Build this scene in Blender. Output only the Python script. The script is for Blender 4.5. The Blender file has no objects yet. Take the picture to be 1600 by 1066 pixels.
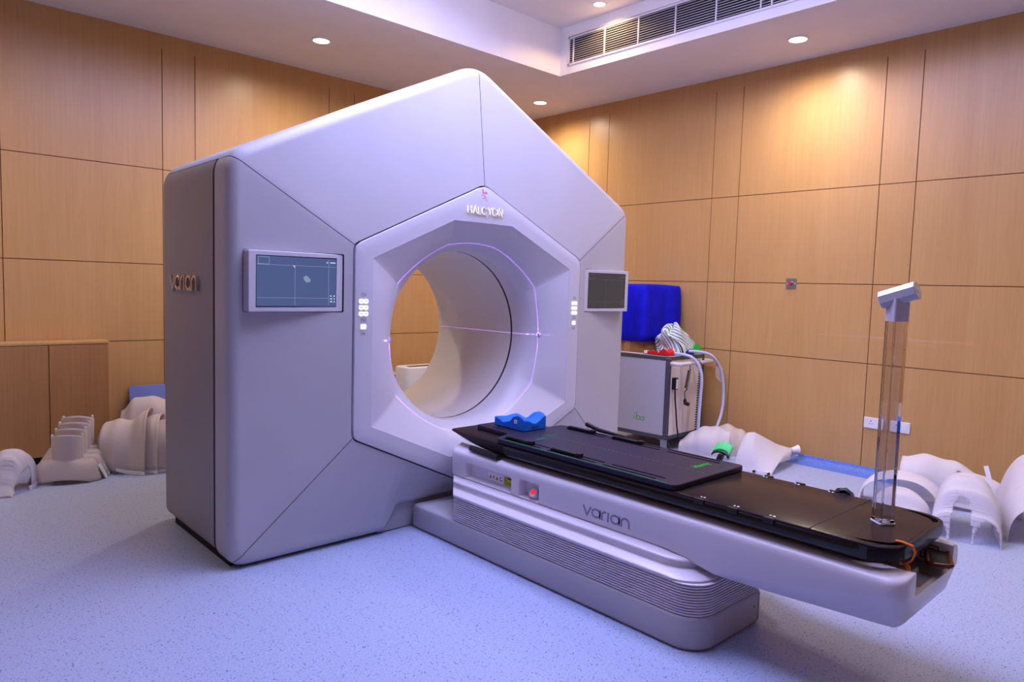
import bpy, bmesh, math, random
from mathutils import Vector, Matrix
R = math.radians
PI = math.pi
random.seed(7)
scn = bpy.context.scene
col = scn.collection

# ------------------------------------------------------------------ camera
def cam_axes(yaw, pitch, roll):
    f = Vector((math.sin(yaw)*math.cos(pitch), math.cos(yaw)*math.cos(pitch), math.sin(pitch)))
    rt = Vector((math.cos(yaw), -math.sin(yaw), 0)); up = rt.cross(f)
    r2 = math.cos(roll)*rt + math.sin(roll)*up
    u2 = -math.sin(roll)*rt + math.cos(roll)*up
    return r2, u2, f
CAM = Vector((-2.5907, -3.0507, 1.3333))
r2, u2, fw = cam_axes(0.74729813, -0.07581664, 0.02914409)
cd = bpy.data.cameras.new('camera')
cam = bpy.data.objects.new('camera', cd); col.objects.link(cam)
cam.matrix_world = Matrix(((r2.x, u2.x, -fw.x, CAM.x), (r2.y, u2.y, -fw.y, CAM.y), (r2.z, u2.z, -fw.z, CAM.z), (0, 0, 0, 1)))
cd.sensor_width = 36; cd.lens = 1100.2/1600*36
cd.clip_start = 0.05
scn.camera = cam

# ------------------------------------------------------------------ world, exposure, big lights
scn.view_settings.view_transform = 'Standard'
scn.view_settings.look = 'None'
scn.view_settings.exposure = 0.06
scn.view_settings.gamma = 1
w = bpy.data.worlds.new('world'); scn.world = w; w.use_nodes = True
w.node_tree.nodes['Background'].inputs[0].default_value = (0.5, 0.5, 0.8, 1)
w.node_tree.nodes['Background'].inputs[1].default_value = 0.02

PANEL_COL = (0.53, 0.535, 1.0)
PANEL_L = 12.0
SPOT_W = 102
SPOT_COL = (1.0, 0.84, 0.66)
TRAY_COL = (1.0, 0.62, 0.30)

def lin(c):
    c /= 255.0
    return c/12.92 if c <= 0.04045 else ((c+0.055)/1.055)**2.4
def S(r, g, b): return (lin(r), lin(g), lin(b), 1)

# ------------------------------------------------------------------ materials
def mat(name, color, rough=0.5, metal=0.0, spec=0.5, coat=0.0, trans=0.0, ior=1.45, emit=None, estr=0.0):
    m = bpy.data.materials.new(name); m.use_nodes = True
    b = m.node_tree.nodes['Principled BSDF']
    b.inputs['Base Color'].default_value = color
    b.inputs['Roughness'].default_value = rough
    b.inputs['Metallic'].default_value = metal
    b.inputs['Specular IOR Level'].default_value = spec
    b.inputs['Coat Weight'].default_value = coat
    b.inputs['Transmission Weight'].default_value = trans
    b.inputs['IOR'].default_value = ior
    if emit:
        b.inputs['Emission Color'].default_value = emit
        b.inputs['Emission Strength'].default_value = estr
    return m
def nodes(m): return m.node_tree.nodes, m.node_tree.links, m.node_tree.nodes['Principled BSDF']
def ramp(n, stops):
    r = n.new('ShaderNodeValToRGB'); e = r.color_ramp.elements
    while len(e) < len(stops): e.new(0.5)
    for i, (p, c) in enumerate(stops): e[i].position = p; e[i].color = c
    return r
def noise_tint(m, c1, c2, scale=6, detail=3, stretch=(1, 1, 1), bump=0.0):
    n, l, b = nodes(m)
    tc = n.new('ShaderNodeTexCoord'); mp = n.new('ShaderNodeMapping'); mp.inputs['Scale'].default_value = stretch
    nz = n.new('ShaderNodeTexNoise'); nz.inputs['Scale'].default_value = scale; nz.inputs['Detail'].default_value = detail
    r = ramp(n, [(0.3, c1), (0.7, c2)])
    l.new(tc.outputs['Object'], mp.inputs[0]); l.new(mp.outputs[0], nz.inputs['Vector']); l.new(nz.outputs['Fac'], r.inputs[0]); l.new(r.outputs[0], b.inputs['Base Color'])
    if bump:
        bp = n.new('ShaderNodeBump'); bp.inputs['Strength'].default_value = bump; bp.inputs['Distance'].default_value = 0.002
        l.new(nz.outputs['Fac'], bp.inputs['Height']); l.new(bp.outputs[0], b.inputs['Normal'])
    return m

def wood(name, c1, c2, rough=0.33):
    m = mat(name, c1, rough); n, l, b = nodes(m)
    tc = n.new('ShaderNodeTexCoord')
    mp = n.new('ShaderNodeMapping'); mp.inputs['Scale'].default_value = (1, 1, 0.025)
    nz = n.new('ShaderNodeTexNoise'); nz.inputs['Scale'].default_value = 95; nz.inputs['Detail'].default_value = 5; nz.inputs['Roughness'].default_value = 0.65
    mp2 = n.new('ShaderNodeMapping'); mp2.inputs['Scale'].default_value = (1, 1, 0.12)
    n2 = n.new('ShaderNodeTexNoise'); n2.inputs['Scale'].default_value = 5; n2.inputs['Detail'].default_value = 3; n2.inputs['Distortion'].default_value = 0.6
    ad = n.new('ShaderNodeMath'); ad.operation = 'MULTIPLY_ADD'; ad.inputs[1].default_value = 0.55
    ml = n.new('ShaderNodeMath'); ml.operation = 'MULTIPLY'; ml.inputs[1].default_value = 0.45
    r = ramp(n, [(0.32, c1), (0.68, c2)])
    l.new(tc.outputs['Object'], mp.inputs[0]); l.new(tc.outputs['Object'], mp2.inputs[0])
    l.new(mp.outputs[0], nz.inputs['Vector']); l.new(mp2.outputs[0], n2.inputs['Vector'])
    l.new(n2.outputs['Fac'], ml.inputs[0]); l.new(nz.outputs['Fac'], ad.inputs[0]); l.new(ml.outputs[0], ad.inputs[2])
    l.new(ad.outputs[0], r.inputs[0]); l.new(r.outputs[0], b.inputs['Base Color'])
    return m

def floor_mat(name, base, dark, light):
    m = mat(name, base, 0.36, spec=0.4); n, l, b = nodes(m)
    tc = n.new('ShaderNodeTexCoord')
    nz = n.new('ShaderNodeTexNoise'); nz.inputs['Scale'].default_value = 130; nz.inputs['Detail'].default_value = 5; nz.inputs['Roughness'].default_value = 0.7
    r = ramp(n, [(0.36, base), (0.66, light)])
    vo = n.new('ShaderNodeTexVoronoi'); vo.inputs['Scale'].default_value = 105
    lt = n.new('ShaderNodeMath'); lt.operation = 'LESS_THAN'; lt.inputs[1].default_value = 0.24
    n2 = n.new('ShaderNodeTexNoise'); n2.inputs['Scale'].default_value = 60; n2.inputs['Detail'].default_value = 2
    gt = n.new('ShaderNodeMath'); gt.operation = 'GREATER_THAN'; gt.inputs[1].default_value = 0.53
    mu = n.new('ShaderNodeMath'); mu.operation = 'MULTIPLY'
    mx = n.new('ShaderNodeMix'); mx.data_type = 'RGBA'
    l.new(tc.outputs['Object'], nz.inputs['Vector']); l.new(tc.outputs['Object'], vo.inputs['Vector']); l.new(tc.outputs['Object'], n2.inputs['Vector'])
    l.new(nz.outputs['Fac'], r.inputs[0]); l.new(vo.outputs['Distance'], lt.inputs[0]); l.new(n2.outputs['Fac'], gt.inputs[0])
    l.new(lt.outputs[0], mu.inputs[0]); l.new(gt.outputs[0], mu.inputs[1])
    l.new(mu.outputs[0], mx.inputs['Factor']); l.new(r.outputs[0], mx.inputs[6]); mx.inputs[7].default_value = dark
    l.new(mx.outputs[2], b.inputs['Base Color'])
    return m

def mesh_plastic(name, color, hole=0.22):
    """thermoplastic mask sheet: thin translucent plastic with rows of tiny perforations (uv in metres)"""
    m = mat(name, color, 0.45, spec=0.35); n, l, b = nodes(m)
    out = n['Material Output']
    uv = n.new('ShaderNodeUVMap')
    mp = n.new('ShaderNodeMapping'); mp.inputs['Scale'].default_value = (125, 125, 1)
    fr = n.new('ShaderNodeVectorMath'); fr.operation = 'FRACTION'
    sb = n.new('ShaderNodeVectorMath'); sb.operation = 'SUBTRACT'; sb.inputs[1].default_value = (0.5, 0.5, 0)
    ln = n.new('ShaderNodeVectorMath'); ln.operation = 'LENGTH'
    lt = n.new('ShaderNodeMath'); lt.operation = 'LESS_THAN'; lt.inputs[1].default_value = hole
    tr = n.new('ShaderNodeBsdfTransparent')
    tl = n.new('ShaderNodeBsdfTranslucent'); tl.inputs[0].default_value = color
    m1 = n.new('ShaderNodeMixShader'); m1.inputs[0].default_value = 0.28
    m2 = n.new('ShaderNodeMixShader')
    l.new(uv.outputs[0], mp.inputs[0]); l.new(mp.outputs[0], fr.inputs[0]); l.new(fr.outputs[0], sb.inputs[0]); l.new(sb.outputs[0], ln.inputs[0])
    l.new(ln.outputs['Value'], lt.inputs[0])
    l.new(b.outputs[0], m1.inputs[1]); l.new(tl.outputs[0], m1.inputs[2])
    l.new(lt.outputs[0], m2.inputs[0]); l.new(m1.outputs[0], m2.inputs[1]); l.new(tr.outputs[0], m2.inputs[2])
    l.new(m2.outputs[0], out.inputs['Surface'])
    return m

def stripes(name):
    m = mat(name, (1, 1, 1, 1), 0.9, spec=0.1); n, l, b = nodes(m)
    uv = n.new('ShaderNodeUVMap'); sx = n.new('ShaderNodeSeparateXYZ')
    mu = n.new('ShaderNodeMath'); mu.operation = 'MULTIPLY'; mu.inputs[1].default_value = 1/0.05
    fr = n.new('ShaderNodeMath'); fr.operation = 'FRACT'
    r = ramp(n, [(0.0, S(226, 236, 238)), (0.42, S(26, 42, 54)), (0.60, S(190, 214, 214)), (0.74, S(30, 52, 64))])
    r.color_ramp.interpolation = 'CONSTANT'
    e = r.color_ramp.elements.new(0.86); e.color = S(214, 230, 226)
    l.new(uv.outputs[0], sx.inputs[0]); l.new(sx.outputs[0], mu.inputs[0]); l.new(mu.outputs[0], fr.inputs[0]); l.new(fr.outputs[0], r.inputs[0]); l.new(r.outputs[0], b.inputs['Base Color'])
    return m

M = {}
M['wood'] = wood('beech_veneer', S(190, 144, 86), S(204, 160, 102))
M['wood_cab'] = wood('beech_veneer_cabinet', S(160, 112, 64), S(178, 130, 78), 0.45)
M['groove'] = mat('panel_groove', S(112, 66, 42), 0.8)
M['ceiling'] = noise_tint(mat('ceiling_paint', S(228, 224, 222), 0.85, spec=0.2), S(226, 222, 220), S(231, 227, 225), 4)
M['floor'] = floor_mat('vinyl_floor', S(148, 164, 202), S(44, 50, 84), S(186, 196, 222))
M['cove'] = floor_mat('vinyl_cove', S(82, 112, 196), S(36, 44, 100), S(112, 140, 214))
M['black_skirt'] = mat('black_skirting', S(16, 16, 20), 0.5)
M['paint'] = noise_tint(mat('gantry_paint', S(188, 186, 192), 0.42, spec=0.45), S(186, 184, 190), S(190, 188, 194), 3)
M['shaded_paint'] = noise_tint(mat('gantry_paint_shaded', S(150, 148, 152), 0.45, spec=0.45), S(148, 146, 150), S(152, 150, 154), 3)  # same paint as the front, darkened in colour for the shaded flanks
M['bezel'] = mat('bezel_white', S(208, 206, 216), 0.38, spec=0.45)
M['bore'] = mat('bore_liner', S(218, 214, 214), 0.36, spec=0.45)
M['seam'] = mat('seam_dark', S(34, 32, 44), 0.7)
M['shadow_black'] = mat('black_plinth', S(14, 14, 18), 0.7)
M['base'] = noise_tint(mat('base_paint', S(176, 174, 182), 0.45, spec=0.45), S(174, 172, 180), S(178, 176, 184), 3)
M['couch'] = mat('couch_cover', S(220, 214, 222), 0.27, spec=0.5)
M['bellows'] = mat('bellows_rubber', S(226, 218, 224), 0.5)
M['carbon'] = noise_tint(mat('carbon_tabletop', S(34, 29, 32), 0.24, spec=0.12), S(34, 28, 31), S(38, 31, 34), 60, 2, (1, 6, 1))
M['gloss_black'] = mat('gloss_black', S(14, 13, 18), 0.14, spec=0.6)
M['board'] = mat('board_black', S(42, 38, 54), 0.42, spec=0.22)
M['slot_black'] = mat('slot_black', S(4, 4, 5), 0.9, spec=0.05)
M['black'] = mat('black_plastic', S(16, 15, 18), 0.45)
M['dark'] = mat('dark_grey', S(46, 46, 54), 0.5)
M['green'] = mat('green_print', S(40, 190, 60), 0.5, emit=None)
M['green_dim'] = mat('green_scale', S(44, 165, 92), 0.6)
M['blue'] = noise_tint(mat('blue_foam', S(24, 104, 214), 0.6, spec=0.3), S(22, 98, 206), S(28, 112, 222), 5)
M['label'] = mat('white_label', S(236, 236, 238), 0.5)
M['screen'] = mat('screen_glass', S(20, 24, 34), 0.12, emit=S(88, 106, 158), estr=0.68)
M['screen_dim'] = mat('screen_glass_dim', S(24, 24, 28), 0.12, emit=S(84, 84, 92), estr=0.42)
M['screen_line'] = mat('screen_line', S(20, 20, 20), 0.4, emit=S(150, 170, 210), estr=0.7)
M['screen_line_dim'] = mat('screen_line_dim', S(20, 20, 20), 0.4, emit=S(110, 110, 116), estr=0.5)
M['screen_white'] = mat('screen_white', S(20, 20, 20), 0.4, emit=S(190, 205, 235), estr=0.9)
M['frame'] = mat('monitor_frame', S(206, 204, 212), 0.4)
M['button_lit'] = mat('button_lit', S(250, 248, 235), 0.4, emit=S(255, 246, 222), estr=0.75)
M['letters_lit'] = mat('letters_lit', S(200, 196, 190), 0.4, emit=S(255, 240, 210), estr=0.7)
M['glyph'] = mat('grey_glyph', S(104, 100, 120), 0.5)
M['chrome'] = mat('chrome', S(214, 206, 200), 0.12, metal=1.0)
M['steel'] = mat('zinc_steel', S(170, 174, 182), 0.28, metal=0.9)
M['logo_grey'] = mat('logo_grey', S(138, 134, 152), 0.45)
M['estop'] = mat('emergency_red', S(200, 24, 40), 0.35, emit=S(255, 40, 60), estr=0.8)
M['red'] = mat('red_plastic', S(214, 22, 26), 0.5)
M['yellow'] = mat('yellow_label', S(206, 198, 20), 0.5)
M['orange_print'] = mat('orange_print', S(214, 130, 40), 0.5)
M['blue_print'] = mat('blue_print', S(20, 50, 130), 0.5)
M['dark_print'] = mat('dark_print', S(30, 28, 30), 0.5)
M['vermilion'] = mat('vermilion_smudge', S(224, 120, 168), 0.7)
M['orange'] = mat('orange_cord', S(222, 112, 24), 0.7)
M['acrylic'] = mat('clear_acrylic', (0.85, 0.84, 0.89, 1), 0.0, trans=1.0, ior=1.49)
M['cam_grey'] = mat('camera_housing', S(206, 204, 212), 0.35, metal=0.15)
M['mask'] = mesh_plastic('thermoplastic_sheet', S(238, 234, 240), 0.2)
M['mask_cream'] = mesh_plastic('thermoplastic_sheet_cream', S(226, 214, 208), 0.12)
M['strip'] = mat('mask_frame_strip', S(240, 236, 238), 0.4)
M['cart_panel'] = mat('cart_panel', S(186, 186, 200), 0.4)
M['cart_side'] = noise_tint(mat('cart_side_panel', S(226, 216, 212), 0.35), S(220, 210, 206), S(232, 222, 218), 4)
M['cart_frame'] = mat('cart_frame', S(76, 76, 88), 0.45)
M['hose'] = mat('hose_lilac', S(190, 196, 228), 0.35)
M['clear_wrap'] = mat('plastic_wrapped_bar', S(214, 208, 208), 0.15)
M['cardboard'] = noise_tint(mat('cardboard', S(150, 104, 62), 0.8), S(138, 94, 54), S(164, 116, 72), 6)
M['drape'] = noise_tint(mat('blue_drape', S(22, 24, 190), 0.85, spec=0.15), S(20, 20, 178), S(28, 28, 200), 9)
M['stripe'] = stripes('striped_gown')
M['green_pad'] = mat('green_pad', S(50, 205, 90), 0.45)
M['navy'] = mat('navy_plastic', S(24, 24, 120), 0.5)
M['brown_red'] = mat('brown_red_plastic', S(96, 26, 22), 0.35)
M['socket'] = mat('socket_white', S(232, 230, 236), 0.35)
M['blue_board'] = mat('blue_laminate', S(112, 128, 190), 0.4)
M['appliance'] = mat('appliance_white', S(228, 226, 228), 0.4)
M['grille'] = mat('grille_white', S(216, 212, 214), 0.45)
M['trim_white'] = mat('lamp_trim', S(230, 228, 228), 0.5)
M['lens_on'] = mat('lamp_lens', (1, 1, 1, 1), 0.5, emit=(1, 0.97, 0.92, 1), estr=6)
M['lens_warm'] = mat('lamp_lens_warm', (1, 1, 1, 1), 0.5, emit=(1, 0.86, 0.66, 1), estr=5)
M['added_panel'] = mat('added_panel_glow', (1, 1, 1, 1), 0.5, emit=(*PANEL_COL, 1), estr=PANEL_L)
M['violet'] = mat('laser_aperture', S(30, 10, 120), 0.2, emit=S(90, 30, 255), estr=1.5)

# ------------------------------------------------------------------ object helpers
ROOTM = {}
def thing(name, label, cat, loc=(0, 0, 0), rot=(0, 0, 0), group=None):
    o = bpy.data.objects.new(name, None); col.objects.link(o)
    o.empty_display_size = 0.05
    o.location = loc; o.rotation_euler = rot
    o['label'] = label; o['category'] = cat
    if group: o['group'] = group
    from mathutils import Euler
    ROOTM[o.name] = Matrix.Translation(Vector(loc)) @ Euler(rot).to_matrix().to_4x4()
    return o
def tag(o, label, cat, group=None):
    o['label'] = label; o['category'] = cat
    if group: o['group'] = group
    return o
def rootmat(p):
    while p.parent: p = p.parent
    return ROOTM.get(p.name, Matrix.Identity(4))

class MB:
    def __init__(s): s.bm = bmesh.new()
    def v(s, p): return s.bm.verts.new(p)
    def face(s, vs):
        try: return s.bm.faces.new(vs)
        except ValueError: return None
    def box(s, a, b, mtx=None):
        x0, y0, z0 = a; x1, y1, z1 = b
        P = [(x0, y0, z0), (x1, y0, z0), (x1, y1, z0), (x0, y1, z0), (x0, y0, z1), (x1, y0, z1), (x1, y1, z1), (x0, y1, z1)]
        if mtx: P = [mtx @ Vector(p) for p in P]
        v = [s.v(p) for p in P]
        for f in ((0, 3, 2, 1), (4, 5, 6, 7), (0, 1, 5, 4), (1, 2, 6, 5), (2, 3, 7, 6), (3, 0, 4, 7)): s.face([v[i] for i in f])
        return s
    def loft(s, rings, closed=True, cap0=False, cap1=False):
        V = [[s.v(p) for p in r] for r in rings]
        n = len(V[0])
        for a, b in zip(V, V[1:]):
            for i in range(n if closed else n-1):
                j = (i+1) % n
                s.face([a[i], a[j], b[j], b[i]])
        if cap0: s.face(list(reversed(V[0])))
        if cap1: s.face(V[-1])
        return V
    def tube(s, path, r, n=10, caps=True, closed=False):
        pts = [Vector(p) for p in path]; rings = []; N = len(pts)
        prev = None
        for i, p in enumerate(pts):
            if closed: t = pts[(i+1) % N]-pts[i-1]
            elif i == 0: t = pts[1]-p
            elif i == N-1: t = p-pts[i-1]
            else: t = pts[i+1]-pts[i-1]
            t.normalize()
            if prev is None:
                up = Vector((0, 0, 1)) if abs(t.z) < 0.9 else Vector((1, 0, 0))
                u = t.cross(up).normalized()
            else:
                u = (prev - t*prev.dot(t)).normalized()
            prev = u; vv = t.cross(u)
            rr = r[i] if isinstance(r, (list, tuple)) else r
            rings.append([p + rr*(math.cos(2*PI*k/n)*u + math.sin(2*PI*k/n)*vv) for k in range(n)])
        if closed: rings.append(rings[0])
        s.loft(rings, True, caps and not closed, caps and not closed)
        return s
    def cyl(s, a, b, r, n=24, r2=None):
        return s.tube([a, b], [r, r if r2 is None else r2], n)
    def prism(s, poly, h0, h1, place):
        """poly: list of 2d points; place(x, y, h) -> 3d"""
        A = [s.v(place(x, y, h0)) for x, y in poly]; B = [s.v(place(x, y, h1)) for x, y in poly]
        n = len(poly)
        for i in range(n):
            j = (i+1) % n; s.face([A[i], A[j], B[j], B[i]])
        s.face(list(reversed(A))); s.face(B)
        return s
    def sphere(s, c, rad, n=16):
        rx, ry, rz = rad if isinstance(rad, (list, tuple)) else (rad, rad, rad)
        rings = []
        for i in range(1, n//2):
            a = PI*i/(n//2)
            rings.append([(c[0]+rx*math.sin(a)*math.cos(2*PI*k/n), c[1]+ry*math.sin(a)*math.sin(2*PI*k/n), c[2]+rz*math.cos(a)) for k in range(n)])
        V = s.loft(rings)
        t = s.v((c[0], c[1], c[2]+rz)); b = s.v((c[0], c[1], c[2]-rz))
        for k in range(n):
            s.face([t, V[0][k], V[0][(k+1) % n]]); s.face([b, V[-1][(k+1) % n], V[-1][k]])
        return s

def build(name, mb, m, parent=None, smooth=35, bevel=0, local=False, seg=2, solid=0, subd=0):
    me = bpy.data.meshes.new(name)
    bmesh.ops.remove_doubles(mb.bm, verts=mb.bm.verts, dist=1e-6)
    bmesh.ops.recalc_face_normals(mb.bm, faces=mb.bm.faces)
    if parent is not None and not local:
        mb.bm.transform(rootmat(parent).inverted())
    mb.bm.to_mesh(me); mb.bm.free()
    me.materials.append(M[m] if isinstance(m, str) else m)
    o = bpy.data.objects.new(name, me); col.objects.link(o)
    if smooth:
        me.polygons.foreach_set('use_smooth', [True]*len(me.polygons))
        me.set_sharp_from_angle(angle=R(smooth))
    if bevel:
        b = o.modifiers.new('bevel', 'BEVEL'); b.width = bevel; b.segments = seg; b.limit_method = 'ANGLE'; b.angle_limit = R(40)
        b.harden_normals = False
        me.polygons.foreach_set('use_smooth', [True]*len(me.polygons)); me.set_sharp_from_angle(angle=R(60))
    if solid:
        sm = o.modifiers.new('solid', 'SOLIDIFY'); sm.thickness = solid; sm.offset = 0
    if subd:
        sb = o.modifiers.new('sub', 'SUBSURF'); sb.levels = subd; sb.render_levels = subd
    if parent is not None: o.parent = parent
    return o
def structure(name, mb, m, **k):
    o = build(name, mb, m, **k); o['kind'] = 'structure'; return o
def cut(o, cutter_mb):
    """carve a shape out of an object's mesh and drop the cutter"""
    me = bpy.data.meshes.new('c'); bmesh.ops.recalc_face_normals(cutter_mb.bm, faces=cutter_mb.bm.faces)
    cutter_mb.bm.to_mesh(me); cutter_mb.bm.free()
    c = bpy.data.objects.new('c', me); col.objects.link(c)
    p = o.parent
    root = rootmat(o) if p else Matrix.Identity(4)
    me.transform(root.inverted())
    o.parent = None
    md = o.modifiers.new('b', 'BOOLEAN'); md.operation = 'DIFFERENCE'; md.object = c; md.solver = 'EXACT'
    dg = bpy.context.evaluated_depsgraph_get(); dg.update()
    new = bpy.data.meshes.new_from_object(o.evaluated_get(dg))
    o.modifiers.remove(md); old = o.data; o.data = new
    new.materials.clear(); new.materials.append(old.materials[0])
    bpy.data.objects.remove(c); bpy.data.meshes.remove(me)
    new.polygons.foreach_set('use_smooth', [True]*len(new.polygons)); new.set_sharp_from_angle(angle=R(35))
    o.parent = p
    return o
def text_mesh(name, body, size, m, mtx, parent, thick=0.0006, align='LEFT'):
    """lettering in the interface font; mtx maps text x->right, y->up, z->out"""
    cu = bpy.data.curves.new(name, 'FONT'); cu.body = body; cu.size = size; cu.extrude = thick; cu.align_x = align; cu.resolution_u = 3
    t = bpy.data.objects.new(name, cu); col.objects.link(t)
    dg = bpy.context.evaluated_depsgraph_get(); dg.update()
    me = bpy.data.meshes.new_from_object(t.evaluated_get(dg))
    bpy.data.objects.remove(t); bpy.data.curves.remove(cu)
    me.transform(rootmat(parent).inverted() @ mtx)
    me.materials.clear(); me.materials.append(M[m])
    o = bpy.data.objects.new(name, me); col.objects.link(o); o.parent = parent
    return o
def frame(origin, right, up):
    r = Vector(right).normalized(); u = Vector(up).normalized(); n = r.cross(u)
    return Matrix(((r.x, u.x, n.x, origin[0]), (r.y, u.y, n.y, origin[1]), (r.z, u.z, n.z, origin[2]), (0, 0, 0, 1)))
def arcpts(cx, cy, r, a0, a1, n=10): return [(cx+r*math.cos(R(a0+(a1-a0)*i/n)), cy+r*math.sin(R(a0+(a1-a0)*i/n))) for i in range(n+1)]
def rrect(x0, y0, x1, y1, r, n=5):
    return arcpts(x1-r, y1-r, r, 0, 90, n)+arcpts(x0+r, y1-r, r, 90, 180, n)+arcpts(x0+r, y0+r, r, 180, 270, n)+arcpts(x1-r, y0+r, r, 270, 360, n)
def ribbon(mb, pts, wd, mtx, t0, t1, closed=False):
    """flat stroke of width wd along 2d points, thickness t0..t1 along the frame's normal"""
    P = [Vector((p[0], p[1])) for p in pts]; n = len(P); rows = []
    for i, p in enumerate(P):
        if closed: t = P[(i+1) % n]-P[i-1]
        else: t = P[min(i+1, n-1)]-P[max(i-1, 0)]
        t.normalize(); nn = Vector((-t.y, t.x))
        k = 1.0
        if 0 < i < n-1 or closed:
            a = (P[i]-P[i-1]).normalized(); c = max(0.5, abs(a.dot(t))); k = 1/c
        a = p+nn*wd/2*k; b = p-nn*wd/2*k
        rows.append([mtx @ Vector((a.x, a.y, t0)), mtx @ Vector((b.x, b.y, t0)), mtx @ Vector((b.x, b.y, t1)), mtx @ Vector((a.x, a.y, t1))])
    if closed: rows.append(rows[0])
    mb.loft(rows, True, not closed, not closed)

def roundpoly(V, T, n=6):
    out = []; N = len(V)
    for i in range(N):
        q = Vector(V[i]); a = (q-Vector(V[i-1])).normalized(); b = (Vector(V[(i+1) % N])-q).normalized()
        for k in range(n+1):
            s = k/n; p0 = q-a*T[i]; p1 = q+b*T[i]; out.append(tuple((1-s)**2*p0+2*s*(1-s)*q+s*s*p1))
    return out

VAR = {  # strokes of the maker's lower-case wordmark, x-height 1
 'v': (0.95, [[(0.02, 1), (0.44, 0.06), (0.86, 1)]]),
 'a': (1.0, [arcpts(0.46, 0.5, 0.42, 0, 360, 22), [(0.88, 1.0), (0.88, 0.0)]]),
 'r': (0.62, [[(0.1, 0), (0.1, 0.62)]+[(0.48-0.38*math.cos(R(a)), 0.6+0.34*math.sin(R(a))) for a in range(10, 95, 14)]]),
 'i': (0.36, [[(0.1, 1), (0.1, 0)]]),
 'n': (1.0, [[(0.1, 0), (0.1, 0.54)]+arcpts(0.47, 0.56, 0.37, 180, 0, 12)+[(0.84, 0)]]),
}
def wordmark(mb, mtx, width, height, wd, t0, t1):
    word = 'varian'; tot = sum(VAR[c][0] for c in word) - 0.1
    sx = width/tot; x = 0
    for c in word:
        for st in VAR[c][1]: ribbon(mb, [((x+px)*sx, py*height) for px, py in st], wd, mtx, t0, t1)
        x += VAR[c][0]
CAPS = {
 'H': [[(0, 0), (0, 1)], [(0.62, 0), (0.62, 1)], [(0, 0.5), (0.62, 0.5)]],
 'A': [[(0, 0), (0.34, 1), (0.68, 0)], [(0.14, 0.36), (0.54, 0.36)]],
 'L': [[(0, 1), (0, 0), (0.5, 0)]],
 'C': [arcpts(0.42, 0.5, 0.5, 50, 310, 14)],
 'Y': [[(0, 1), (0.33, 0.5), (0.66, 1)], [(0.33, 0.5), (0.33, 0)]],
 'O': [arcpts(0.45, 0.5, 0.5, 0, 360, 20)],
 'N': [[(0, 0), (0, 1), (0.62, 0), (0.62, 1)]],
}
CW = {'H': 0.9, 'A': 0.86, 'L': 0.68, 'C': 0.98, 'Y': 0.8, 'O': 1.12, 'N': 0.62}

# ------------------------------------------------------------------ room
XW, YB, XL, YF, ZS, ZT = 2.95, 2.90, -6.0, -6.8, 3.195, 3.60
TX0, TX1, TY0, TY1 = -2.6, 1.98, -4.2, 1.365
m = MB(); m.box((XL-0.1, YF-0.1, -0.1), (XW+0.1, YB+0.1, 0))
structure('floor', m, 'floor', smooth=0)
m = MB()   # soffit ring, tray sides and tray ceiling
for a, b in (((XL-0.1, TY1, ZS), (XW+0.1, YB+0.1, ZT+0.1)), ((TX1, YF-0.1, ZS), (XW+0.1, TY1, ZT+0.1)), ((XL-0.1, YF-0.1, ZS), (TX0, TY1, ZT+0.1)), ((TX0, YF-0.1, ZS), (TX1, TY0, ZT+0.1)), ((TX0, TY0, ZT), (TX1, TY1, ZT+0.1))):
    m.box(a, b)
structure('ceiling', m, 'ceiling', smooth=0)

def panel_wall(name, xs, zs, place, x0, x1, g=0.003):
    """veneered panels over a dark backing; place(u, z, d)->3d, d into the room"""
    b = MB(); b.prism([(x0, 0), (x1, 0), (x1, ZS), (x0, ZS)], -0.1, -0.005, place)
    back = structure(name, b, 'groove', smooth=0)
    xs = [x0]+sorted(xs)+[x1]; p = MB()
    for i in range(len(xs)-1):
        for j in range(len(zs)-1):
            a, c = xs[i]+g, xs[i+1]-g; lo, hi = zs[j]+(g if j else 0), zs[j+1]-(g if j < len(zs)-2 else 0)
            p.prism([(a, lo), (c, lo), (c, hi), (a, hi)], -0.0055, 0, place)
    p.prism([(x0, zs[-1]), (x1, zs[-1]), (x1, ZS), (x0, ZS)], -0.0055, 0, place)
    f = build('wall_panelling', p, 'wood', back, smooth=0)
    return back
ZJ = [0.03, 0.84, 1.434, 2.168, 3.085]
panel_wall('wall_right', [1.85, 1.592, 0.393, 0.133, -1.004, -1.25, -2.40, -2.65, -3.8, -4.05], ZJ, lambda u, z, d: (XW-d, u, z), YF, YB)
panel_wall('wall_back', [-3.1, -2.86, -1.865, -0.834, -0.59, 0.58, 0.837, 2.0, 2.25], ZJ, lambda u, z, d: (u, YB-d, z), XL, XW)
panel_wall('wall_left', [-3.9, -2.7, -2.45, -1.2, 0.1, 0.35, 1.6], ZJ, lambda u, z, d: (XL+d, u, z), YF, YB)
panel_wall('wall_front', [-3.1, -1.9, -0.7, -0.45, 0.7, 1.9], ZJ, lambda u, z, d: (u, YF+d, z), XL, XW)
m = MB()   # coved vinyl skirting
prof = [(0.0, 0.062), (0.012, 0.06)]+[(0.11-0.095*math.sin(R(a))-0.0, 0.055-0.053*math.cos(R(a))) for a in range(80, -1, -16)]+[(0.115, 0.0005), (0, 0.0005)]
m.loft([[(XW-d, y, z) for d, z in prof] for y in (YF, YB)], True, True, True)
structure('baseboard_right', m, 'cove')
m = MB(); m.box((XL, YB-0.012, 0), (XW, YB+0.0, 0.03)); structure('baseboard_back', m, 'black_skirt', smooth=0)

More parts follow.
